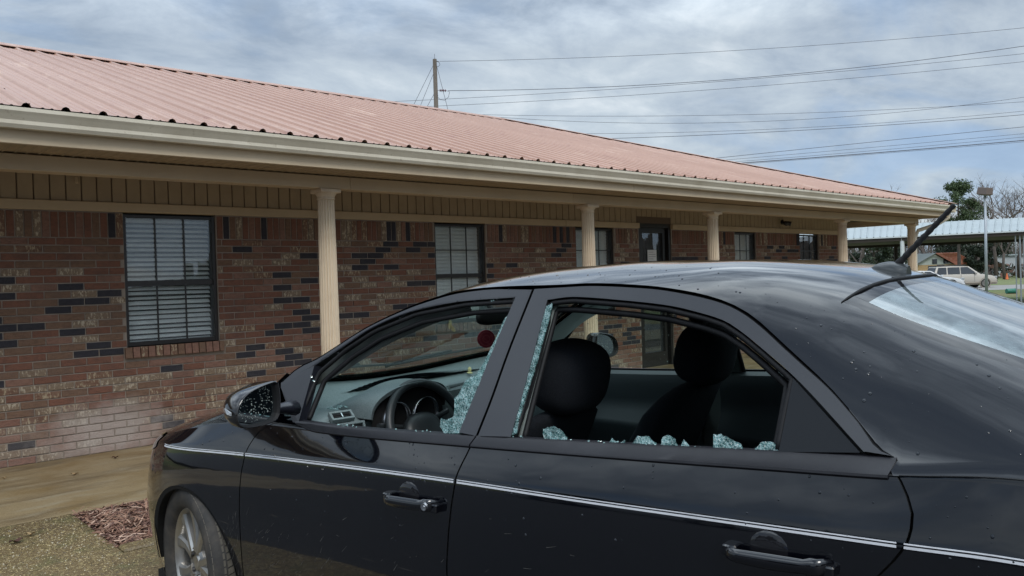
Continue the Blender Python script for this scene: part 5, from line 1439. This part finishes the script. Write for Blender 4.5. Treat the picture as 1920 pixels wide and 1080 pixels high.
# ------------------------------------------------------------ far right: covered walkway
m_met=mat('pale_grey_metal_sheet',(.36,.41,.42),.5,noise=[(.6,5,(.30,.345,.36),.4,.75),(12,3,(.42,.46,.46),.55,.8)],coords='World')
m_dk=mat('dark_brown_steel',(.055,.04,.035),.6)
m_galv=mat('galvanised_steel',(.32,.35,.38),.45,.4);m_white=mat('white_post_paint',(.62,.66,.68),.5)
wk=thing('covered_walkway','long open walkway roof of pale grey metal beyond the porch corner','walkway',(0,0,0))
def wk_pt(px,py,Z): return P3(px,py,Z)
a=[wk_pt(1450,454,35.5),wk_pt(2060,426,29.5)]   # front eave
b=[wk_pt(1450,438,40),wk_pt(2060,394,34)]       # ridge
for q in (a,b):
    zm=(q[0].z+q[1].z)/2;q[0].z=zm;q[1].z=zm
n=46
for k in range(n):
    t0=k/n;t1=(k+1)/n-.0006
    A0,A1,B0,B1=a[0].lerp(a[1],t0),a[0].lerp(a[1],t1),b[0].lerp(b[1],t0),b[0].lerp(b[1],t1)
    g=MB();z=Vector((0,0,.03));rb=.12
    Ar=A0.lerp(A1,rb);Br=B0.lerp(B1,rb)
    g.add([A0,A0+z,B0+z,B0],[(0,1,2,3)]);g.add([A0+z,Ar+z*.9,Br+z*.9,B0+z],[(0,1,2,3)]);g.add([Ar+z*.9,Ar,Br,Br+z*.9],[(0,1,2,3)]);g.add([Ar,A1,B1,Br],[(0,1,2,3)])
    g.obj('roof_sheet',m_met,wk,fixn=False)
dd=(a[1]-a[0]).normalized();pn=Vector((-dd.y,dd.x,0))
if pn.dot(F_)<0: pn=-pn
c=[b[0]*2-a[0]*1,b[1]*2-a[1]*1]
for q,r_ in zip(c,a): q.z=r_.z
g=MB();g.add([b[0],b[1],c[1],c[0]],[(0,1,2,3)]);g.obj('rear_roof_slope',m_met,wk)
for q,nm in ((a,'eave_beam'),(c,'eave_beam')):
    g=MB();z=Vector((0,0,-.03));g.rings([[p+pn*.02+z,p+pn*.16+z,p+pn*.16+z*6,p+pn*.02+z*6] for p in q],0,True);g.obj(nm,m_dk,wk)
g=MB();z=Vector((0,0,.0));g.rings([[p-pn*.05,p+pn*.015,p+pn*.015-Vector((0,0,.05)),p-pn*.05-Vector((0,0,.05))] for p in a],0,True);g.obj('eave_trim',m_white,wk)
g=MB();g.add([a[0]-Vector((0,0,.06)),a[1]-Vector((0,0,.06)),c[1]-Vector((0,0,.06)),c[0]-Vector((0,0,.06))],[(0,1,2,3)]);g.obj('under_lining',m_dk,wk)
def post(x,y,ztop,rad,m,par=wk):
    z=gz(x,y);g=MB();g.tube([(x,y,z-.1),(x,y,ztop)],rad,8);g.obj('post',m,par)
def onwk(px,line,off):
    # point of the line seen at column px
    best=None
    for k in range(401):
        p=line[0].lerp(line[1],k/400)+pn*off;d=p-Vector((0,0,CAMZ));q=960+1500*d.dot(R_)/d.dot(F_)
        if best is None or abs(q-px)<best[0]: best=(abs(q-px),p)
    return best[1]
for px,line,m,rad in ((1691,a,m_white,.085),(1912,a,m_galv,.03),(1903,a,m_galv,.022),(1919,a,m_galv,.022),(1679,c,m_dk,.10),(1560,a,m_white,.08),(2010,c,m_dk,.10)):
    p=onwk(px,line,.1);post(p.x,p.y,p.z-.05,rad,m)
# ------------------------------------------------------------ lot lamp
x,y=at(1850,28);lz=gz(x,y)
lp=thing('lot_lamp_post','slim galvanised lamp post with a brown box head at the right edge of the scene','lamp post',(x,y,lz))
tp=P3(1847,366,28)
g=MB();g.tube([(0,0,0),(tp.x-x,tp.y-y,tp.z-lz)],[.055,.04],10);g.obj('pole',m_galv,lp,smooth=True)
g=MB();M=Matrix.Translation((tp.x-x,tp.y-y,tp.z-lz+.14))@Matrix.Rotation(math.atan2(F_.y,F_.x)+R(25),4,'Z')@Matrix.Rotation(R(-10),4,'Y')
g.rings([[M@Vector(q) for q in r_] for r_ in ([(-.16,-.16,-.13),(.16,-.16,-.13),(.16,.16,-.13),(-.16,.16,-.13)],[(-.18,-.18,-.10),(.18,-.18,-.10),(.18,.18,-.10),(-.18,.18,-.10)],[(-.165,-.165,.13),(.165,-.165,.13),(.165,.165,.13),(-.165,.165,.13)])],0,True)
g.obj('lamp_head',mat('brown_lamp_head',(.17,.13,.12),.5),lp)
g=MB();g.bbox(-.14,-.14,-.15,.14,.14,-.135,.004);o=g.obj('lamp_lens',m_met,lp);o.matrix_local=M
# ------------------------------------------------------------ road and lawn sheets
m_lawn=mat('green_lawn',(.125,.165,.055),.95,noise=[(.3,5,(.17,.165,.07),.42,.62),(14,4,(.09,.12,.04),.5,.75)],coords='World')
m_road=mat('pale_worn_road',(.27,.26,.245),.85,noise=[(.6,5,(.20,.19,.18),.45,.7)],coords='World')
def sheet(name,quads,m,dz):
    g=MB();P=[]
    for r_ in quads: P.append([(q[0],q[1],gz(*q)+dz) for q in r_])
    g.grid(P);o=g.obj(name,m);o['kind']='structure'
def rowat(Z,pxs=(1350,1500,1600,1700,1800,1900,2000,2200,2500,3000)): return [at(p,Z) for p in pxs]
sheet('road',[rowat(55),rowat(58),rowat(61),rowat(64),rowat(67)],m_road,.012)
sheet('lawn',[rowat(67.5),rowat(75),rowat(85),rowat(96)],m_lawn,.010)
# ------------------------------------------------------------ parked station wagon / people carrier
m_glassd=mat('dark_car_glass',(.02,.025,.03),.06,spec=.8);m_blk=mat('black_trim',(.012,.012,.012),.5)
def wagon(name,label,col,loc,rz,group=None,col2=None,scale=1.0,kind='suv'):
    t=thing(name,label,'car',loc,rz,group)
    mb=MATS.get('carbody_%s'%(col,)) or mat('carbody_%s'%(col,),col,.3,coat=.6)
    mlow=mat('lower_cladding',col2,.5) if col2 else mb
    # x forward 0..L (front), y lateral
    Lx,Wd=4.85,.92
    roofz=1.70 if kind=='suv' else 1.45
    beltz=1.08 if kind=='suv' else .98
    rf=[(-.02,.0),(.25,.0)]
    def sec(x,zb,zt,w,tum): # cross-section ring
        return [(x,-w*.90,zb),(x,-w,zb+.14),(x,-w,zt-.12),(x,-w*.97,zt-.02),(x,-w*.88,zt),(x,w*.88,zt),(x,w*.97,zt-.02),(x,w,zt-.12),(x,w,zb+.14),(x,w*.90,zb)]
    g=MB();zl=.36
    st=[(0,.45,.95,.70),(.06,.38,beltz-.04,.84),(.35,zl,beltz,.90),(1.4,zl,beltz,.92),(3.2,zl,beltz-.02,.92),(3.7,zl,beltz-.04,.91),(4.4,zl,beltz-.16,.87),(4.72,.38,beltz-.28,.78),(4.85,.45,.70,.62)]
    g.rings([sec(x,a,b,w,0) for x,a,b,w in st],0,True);g.obj('body',mb,t,smooth=True,ang=35)
    g=MB();g.rings([sec(x,.24,.52,w+.008,0) for x,w in ((.0,.72),(.08,.85),(.4,.915),(4.3,.885),(4.72,.79),(4.88,.63))],0,True);g.obj('lower_cladding',mlow,t)
    # cabin
    def cab(x,zt,w0,w1): return [(x[0],-w0,beltz-.03),(x[1],-w1,zt),(x[1],w1,zt),(x[0],w0,beltz-.03)]
    g=MB();x0,x1,x2,x3=(.10,.38,2.75,3.55) if kind=='suv' else (.75,1.25,2.5,3.35)
    g.rings([[(x0,-.84,beltz-.03),(x1,-.66,roofz-.03),(x1,.66,roofz-.03),(x0,.84,beltz-.03)],[(1.5,-.86,beltz-.03),(1.5,-.68,roofz),(1.5,.68,roofz),(1.5,.86,beltz-.03)],[(x3,-.84,beltz-.05),(x2,-.66,roofz-.04),(x2,.66,roofz-.04),(x3,.84,beltz-.05)]],0,True)
    g.obj('roof',mb,t)
    def wpane(nm,x0,x1,tx0,tx1):
        for s in(-1,1):
            g=MB();a=.868;b_=.695;zt=roofz-.09;zb=beltz+.0
            lerp=lambda z:a+(b_-a)*(z-beltz+.03)/(roofz-beltz+.03)
            g.poly_prism([(x0,s*lerp(zb),zb),(x1,s*lerp(zb),zb),(tx1,s*lerp(zt),zt),(tx0,s*lerp(zt),zt)],(0,s*.006,0));g.obj(nm,m_glassd,t)
    if kind=='suv': wpane('side_window',.28,1.02,.47,1.06);wpane('side_window',1.12,2.02,1.15,2.04);wpane('side_window',2.10,3.30,2.12,2.66)
    else: wpane('side_window',1.0,1.95,1.4,1.97);wpane('side_window',2.03,3.1,2.05,2.45)
    g=MB();g.poly_prism([(x3-.04,-.76,beltz+.02),(x3-.04,.76,beltz+.02),(x2+.06,.62,roofz-.08),(x2+.06,-.62,roofz-.08)],(.02,0,.012));g.obj('windscreen',m_glassd,t)
    g=MB();g.poly_prism([(x0+.03,-.74,beltz+.05),(x0+.03,.74,beltz+.05),(x1-.03,.6,roofz-.1),(x1-.03,-.6,roofz-.1)],(-.02,0,.012));g.obj('rear_window',m_glassd,t)
    for x in (.95,3.85):
        for s in(-1,1):
            M=Matrix.Translation((x,s*.80,.34))@Matrix.Rotation(R(90*-s),4,'X')
            g=MB();g.lathe([(.0,-.1),(.34,-.1),(.345,.09),(.33,.115),(.24,.12)],28,M);w=g.obj('wheel',m_tyre,t,smooth=True,ang=40)
            g=MB();g.lathe([(0,.118),(.05,.12),(.06,.105),(.17,.10),(.20,.125),(.24,.122)],20,M)
            for k in range(6):
                c=k*math.pi/3;g.box(.04,-.025,.105,.20,.025,.122,0,M@Matrix.Rotation(c,4,'Z'))
            g.obj('rim',m_rim,w)
            g=MB();g.lathe([(.42,.03),(.42,.128),(.385,.13),(.36,.10)],28,M);g.obj('wheel_arch',m_blk if col2 is None else mlow,t)
    for s in(-1,1):
        g=MB();g.bbox(4.62,min(s*.55,s*.80),.72,4.80,max(s*.55,s*.80),.86,.02);g.obj('headlight',m_lens,t)
        g=MB();g.bbox(.0,min(s*.62,s*.80),.78,.06,max(s*.62,s*.80),1.0,.015);g.obj('tail_light',m_tail,t)
        g=MB();g.bbox(3.08,min(s*.88,s*1.06),beltz-.01,3.22,max(s*.88,s*1.06),beltz+.13,.03);g.obj('door_mirror',mb,t)
        if kind=='suv': g=MB();g.tube([(.5,s*.6,roofz+.01),(.55,s*.6,roofz+.05),(2.45,s*.6,roofz+.05),(2.5,s*.6,roofz+.0)],.02,6);g.obj('roof_rail',m_blk,t)
        for x in (2.05,3.05):
            g=MB();g.box(x,min(s*.915,s*.926),.45,x+.012,max(s*.915,s*.926),beltz-.03);g.obj('door_gap',m_blk,t)
    g=MB();g.bbox(4.80,-.6,.36,4.93,.6,.56,.03);g.obj('front_bumper',m_blk,t)
    return t
rt=math.atan2(R_.y,R_.x)
x,y=at(1741,62.5)
suv=wagon('parked_wagon','beige and gold station wagon parked side on beyond the lawn edge',(.50,.46,.40),(x,y,gz(x,y)+.015),rt+R(-4),col2=(.30,.26,.21))
for nm,x0,y0,z0,x1,y1,z1 in (('roof_load',.5,-.55,1.76,2.9,.55,1.96),):
    pass
x,y=at(1672,58.5)
w2=wagon('parked_car','white sedan behind the aerial, mostly hidden by the roof of the black sedan',(.62,.63,.64),(x,y,gz(x,y)+.015),rt+R(-4),kind='car')
# dark flat trailer-like load behind the wagon
x,y=at(1748,68);tr_=thing('dark_flat_canopy','long black flat object standing behind the beige station wagon','canopy',(x,y,gz(x,y)),rt)
g=MB();g.bbox(0,-.6,1.56,2.6,.6,1.80,.03);g.obj('top',m_blk,tr_)
for q in (.1,2.45):
    g=MB();g.tube([(q,0,0),(q,0,1.6)],.06,6);g.obj('leg',m_blk,tr_)
# green drum on its side
x,y=at(1896,47);tk=thing('green_drum','small green drum lying on the tan grass near the right edge','drum',(x,y,gz(x,y)+.16),rt);tk.scale=(.75,.75,.75)
m_grn=mat('green_plastic',(.02,.16,.11),.5)
g=MB();g.lathe([(0,-.36),(.19,-.36),(.205,-.33),(.20,-.05),(.21,0),(.20,.05),(.205,.33),(.19,.36),(0,.36)],20,Matrix.Rotation(R(90),4,'Y'));g.obj('barrel',m_grn,tk,smooth=True,ang=40)
g=MB();g.lathe([(.212,.30),(.216,.33),(.20,.37),(0,.372)],20,Matrix.Rotation(R(90),4,'Y'));g.obj('lid',mat('dark_green_plastic',(.015,.09,.07),.5),tk)
# tiny traffic cone
x,y=at(1889,90);tc2=thing('traffic_cone','tiny orange traffic cone on the far lawn by the trees','cone',(x,y,gz(x,y)))
g=MB();g.lathe([(.16,.04),(.03,.75),(0,.75)],10);g.obj('cone',mat('orange_plastic',(.7,.16,.05),.6),tc2)
g=MB();g.bbox(-.2,-.2,0,.2,.2,.04,.01);g.obj('cone_base',m_blk,tc2)
# ------------------------------------------------------------ small house
m_hw=mat('tan_brick_house_wall',(.43,.30,.15),.85,noise=[(8,4,(.36,.25,.12),.45,.7)]);m_rust=mat('rusty_red_sheet',(.34,.11,.06),.6,noise=[(2,5,(.42,.20,.13),.45,.7),(7,3,(.24,.07,.04),.5,.75)])
m_gab=mat('pale_grey_gable',(.42,.46,.42),.7);m_grf=mat('grey_green_roofing',(.14,.16,.15),.7)
HZ=100
x,y=at(1786,HZ);hs=thing('small_house','small tan house with a rusty red metal roof behind the station wagon','house',(x,y,gz(x,y)),rt)
# local: x to picture right, y away
g=MB();g.box(-4.4,-.1,0,0,7,2.0);g.box(0,.0,0,2.35,7,1.95);g.obj('wall',m_hw,hs)
g=MB();g.add([(-4.5,-.12,1.95),(.05,-.12,1.95),(-2.2,-.12,3.25)],[(0,1,2)]);g.add([(-4.5,-.08,1.95),(.05,-.08,1.95),(-2.2,-.08,3.25)],[(2,1,0)]);g.obj('gable',m_gab,hs)
g=MB();g.poly_prism([(-2.25,-.6,3.34),(.45,-.6,3.34),(2.75,-.3,1.98),(.2,-.6,1.85)],(0,.1,.06));g.obj('roof',m_rust,hs)
g=MB();g.poly_prism([(-2.25,-.6,3.34),(-4.9,-.6,1.92),(-4.9,6,1.92),(-2.25,6,3.34)],(0,0,.07));g.poly_prism([(-2.25,-.3,3.34),(.45,-.3,3.34),(2.4,6,1.95),(.3,6,3.34)],(0,0,.05));g.obj('rear_roof',m_grf,hs)
for xa in (-2.5,-1.1):
    g=MB();g.box(xa,-.17,2.05,xa+.6,-.12,2.65);g.obj('window',m_glassd,hs)
g=MB();g.box(-1.9,-.16,.0,-1.0,-.11,1.9);g.obj('door',m_dk,hs)
# second pale building far right
x,y=at(1878,118);h2=thing('distant_shed','pale low shed half hidden by bare trunks at the right edge','shed',(x,y,gz(x,y)),rt)
g=MB();g.box(-1,0,0,9,5,3.0);g.obj('wall',mat('pale_shed_wall',(.42,.45,.46),.8),h2)
g=MB();g.box(-1.3,-.3,3.0,9.3,5.3,3.2);g.obj('roof',m_met,h2)
# ------------------------------------------------------------ trees
m_bark=mat('grey_brown_bark',(.10,.082,.07),.9,noise=[(3,4,(.06,.048,.042),.4,.7)]);m_twig=mat('bare_twigs',(.135,.11,.10),.9)
m_pine=mat('pine_needles',(.055,.085,.035),.8,noise=[(1.2,4,(.085,.12,.05),.45,.7)]);m_pine2=mat('dark_evergreen',(.030,.045,.028),.85,noise=[(1.0,4,(.05,.065,.04),.45,.7)])
def branches(g,p,d,l,r,depth,rn,tips,mi=0,spread=.55):
    n=3;pts=[p];q=p.copy();dd_=d.copy()
    for i in range(n):
        dd_=(dd_+Vector((rn.gauss(0,.12),rn.gauss(0,.12),rn.gauss(.04,.08)))).normalized();q=q+dd_*l/n;pts.append(q.copy())
    g.tube(pts,[r*(1-.35*i/n) for i in range(n+1)],5 if depth<2 else 3,mi,cap=False)
    if depth>=4: tips.append((q,dd_));return
    for k in range(rn.choice([2,3,3])if depth>0 else 4):
        nd=(dd_+Vector((rn.gauss(0,spread),rn.gauss(0,spread),rn.gauss(.12,.35)))).normalized()
        st=pts[rn.choice([2,3,3])]
        branches(g,st,nd,l*rn.uniform(.58,.78),r*.58,depth+1,rn,tips,1 if depth>=1 else 0,spread)
def bare_meshes(seed,h=11):
    rn=random.Random(seed);g=MB();tips=[]
    t=MB();t.tube([(0,0,-.3),(rn.gauss(0,.1),rn.gauss(0,.1),h*.16),(rn.gauss(0,.2),rn.gauss(0,.2),h*.30)],[.22,.17,.14],8)
    base=Vector(t.v[-1]);c=Vector((0,0,h*.28))
    tm=t.mesh('trunk',[m_bark],True)
    for k in range(4):
        a=rn.uniform(0,6.28);nd=Vector((math.cos(a)*.55,math.sin(a)*.55,1)).normalized();branches(g,c,nd,h*.27,.10,1,rn,tips,0,.5)
    for q,d in tips:
        for k in range(7):
            nd=(d+Vector((rn.gauss(0,.7),rn.gauss(0,.7),rn.gauss(.2,.5)))).normalized();e=q+nd*rn.uniform(.5,1.1);w=Vector((rn.gauss(0,1),rn.gauss(0,1),0)).normalized()*.011
            g.add([q-w,q+w,e],[(0,1,2)],1)
    return tm,g.mesh('crown',[m_bark,m_twig],False,fixn=False)
BM=[bare_meshes(s_) for s_ in (11,12,13,14,15)]
def bare(px,Z,h,k,label,grp='bare winter trees beyond the covered walkway'):
    x,y=at(px,Z);t=thing('bare_tree',label,'tree',(x,y,gz(x,y)),rnd.uniform(0,6.28),grp);s_=h/11
    a=inst('trunk',BM[k][0],t);b=inst('crown',BM[k][1],t);a.scale=b.scale=(s_,s_,s_);return t
bt=[(1612,72,7.5,0,'bare tree with a forked dark trunk seen under the left end of the walkway roof'),
(1650,105,11,1,'thin bare tree seen between the last two porch columns'),
(1700,112,12,2,'bare tree rising directly behind the corner porch column'),
(1735,120,12,3,'bare tree standing left of the small house gable'),
(1835,104,12,4,'bare tree just left of the lamp post'),
(1868,96,13,0,'bare tree with many fine branches just right of the lamp post'),
(1885,92,10,1,'dark leaning bare tree behind the far lawn near the right edge'),
(1915,100,15,2,'tallest bare tree, at the right edge above the walkway roof'),
(1950,95,13,3,'bare tree cut off by the right edge of the picture'),
(1630,125,13,4,'far bare tree whose top shows above the roof hip end, left one'),
(1660,130,15.5,1,'far bare tree whose top shows above the roof hip end, right one'),
(1590,118,10,2,'bare tree just right of the brick wall end under the walkway'),
(1780,125,12,0,'bare tree behind the ridge of the small house'),
(1990,110,14,4,'bare tree outside the right edge'),(1605,190,17,3,'very far bare tree tip behind the roof slope')]
for q in bt: bare(*q)
def leafy(px,Z,h,w,zlo,m,label,name,seed,n=5200,ls=.16,grp=None,clumps=26):
    x,y=at(px,Z);t=thing(name,label,'tree',(x,y,gz(x,y)),0,grp);rn=random.Random(seed)
    g=MB();g.tube([(0,0,-.2),(rn.gauss(0,.1),0,h*.5),(rn.gauss(0,.15),0,h*.93)],[.24,.16,.05],8);cl=[]
    for k in range(clumps):
        a=rn.uniform(0,6.28);u=rn.random();z=zlo+(h-zlo)*u;rr=w*.5*math.sin(math.pi*min(1,.18+.80*u))**.7*rn.uniform(.35,1)
        c=Vector((rr*math.cos(a),rr*math.sin(a),z));cl.append((c,rn.uniform(.10,.19)*w));
        if k%2==0: g.tube([(0,0,z-.6),c*.5+Vector((0,0,z*.5-.2)),c],[.07,.05,.02],4)
    g.obj('trunk',m_bark,t)
    g=MB()
    for i in range(n):
        c,r_=rn.choice(cl);d=Vector((rn.gauss(0,1),rn.gauss(0,1),rn.gauss(0,.62)));d=d/max(.3,d.length)*r_*rn.uniform(.45,1.08);p=c+d
        a=Vector((rn.gauss(0,1),rn.gauss(0,1),rn.gauss(0,1))).normalized()*ls*rn.uniform(.6,1.3);b=a.cross(Vector((rn.gauss(0,1),rn.gauss(0,1),rn.gauss(0,1)))).normalized()*ls*.42
        g.add([p-a-b*.2,p-b,p+a,p+b],[(0,1,2,3)])
    g.obj('crown',m,t,fixn=False);return t
leafy(1800,98,11.6,5.6,6.2,m_pine,'tall green pine with a rounded crown rising above the walkway roof','pine_tree',3,9000,.15)
GV='dark evergreens under the walkway roof'
for px,Z,h,w,lb in ((1672,100,7.0,5,'dark evergreen seen through the gap left of the white walkway post'),(1770,112,7.6,6.5,'dark evergreen filling the space behind the small house roof'),(1800,108,7.4,6,'dark evergreen right behind the small house, under the tall pine'),(1640,92,5.5,4,'low dark evergreen between the last wall column and the corner column'),(1858,112,6.5,5,'low dark evergreen behind the lamp post'),(1832,100,4,3,'dark green bush right of the small house')):
    leafy(px,Z,h,w,1.0,m_pine2,lb,'evergreen_tree',int(px),3600,.22,GV,22)
# far wood and brush as one mass
g=MB();rn=random.Random(3)
for i in range(9000):
    px=rn.uniform(1520,2500);Z=rn.uniform(125,175);x,y=at(px,Z);h=rn.uniform(1.5,8.5)*(1 if rn.random()<.8 else 1.25);z=gz(x,y);ln=rn.gauss(0,.18)*h;w=rn.uniform(.03,.10)
    r3=R_*w;b=Vector((x,y,z+rn.uniform(0,.35)*h));e=Vector((x+R_.x*ln,y+R_.y*ln,z+h));g.add([b-r3,b+r3,e],[(0,1,2)],rn.choice([0,0,1,2]))
for i in range(2600):
    px=rn.uniform(1520,2500);Z=rn.uniform(105,125);x,y=at(px,Z);z=gz(x,y)+rn.uniform(0,1.7);a=Vector((rn.gauss(0,1),rn.gauss(0,1),rn.gauss(0,1))).normalized()*.5;b=Vector((rn.gauss(0,1),rn.gauss(0,1),rn.gauss(0,1))).normalized()*.3
    p=Vector((x,y,z));g.add([p-a,p-b,p+a,p+b],[(0,1,2,3)],rn.choice([1,2,3]))
o=g.obj('distant_thicket',[m_bark,m_twig,m_pine2,mat('russet_brush',(.13,.075,.055),.95)],kind='stuff',fixn=False)
tag(o,'grey brown leafless thicket forming the horizon beyond the lawn','thicket')
# ------------------------------------------------------------ what the car and the windows mirror: the lot behind the camera
sheet2=MB();P=[[(x,y,lotz(x,y)-.03) for x in (-60,-30,0,30,60)] for y in (-60,-34.05)];sheet2.grid(P);o=sheet2.obj('lot_extension',m_asph);o['kind']='structure'
for i,(x,y,rz,col,kd,lb) in enumerate([(-12.5,3.5,R(80),(.60,.61,.62),'car','white sedan behind the viewer, seen only mirrored in the black rear door'),(-12.0,-2.2,R(86),(.55,.56,.57),'suv','pale wagon behind the viewer, mirrored faintly in the door panels'),(-14.5,-5.0,R(50),(.05,.18,.50),'car','bright blue sedan mirrored in the window with the blinds'),(6.0,-15,R(95),(.45,.46,.47),'car','silver sedan behind the viewer, mirrored low in the rear quarter panel')]):
    wagon('parked_car',lb,col,(x,y,lotz(x,y)),rz,kind=kd)
g=MB();rn=random.Random(8)
for i in range(5200):
    a=rn.uniform(R(150),R(395));d=rn.uniform(42,60);x=d*math.cos(a);y=d*math.sin(a)
    if y>(26 if x<-20 else 4): continue
    h=rn.uniform(2,7.5)*(.75+.4*math.sin(a*7)+.2*math.sin(a*17));h=max(1.5,h);w=rn.uniform(.15,.5);t=Vector((-math.sin(a),math.cos(a),0));z=-.4+rn.uniform(0,.5)*h
    p=Vector((x,y,z));g.add([p-t*w,p+t*w,p+t*w*.6+Vector((0,0,h-z*.6)),p-t*w*.8+Vector((0,0,h*.9))],[(0,1,2,3)],rn.choice([0,1,2,2]))
o=g.obj('tree_belt',[m_bark,m_twig,m_pine2],kind='stuff',fixn=False);tag(o,'belt of trees behind the viewer, mirrored in windows and car doors','trees')
print('TOTAL objects',len(bpy.data.objects),'tris',sum(len(p.vertices)-2 for o in bpy.data.objects if o.type=='MESH' for p in o.data.polygons) if False else '')
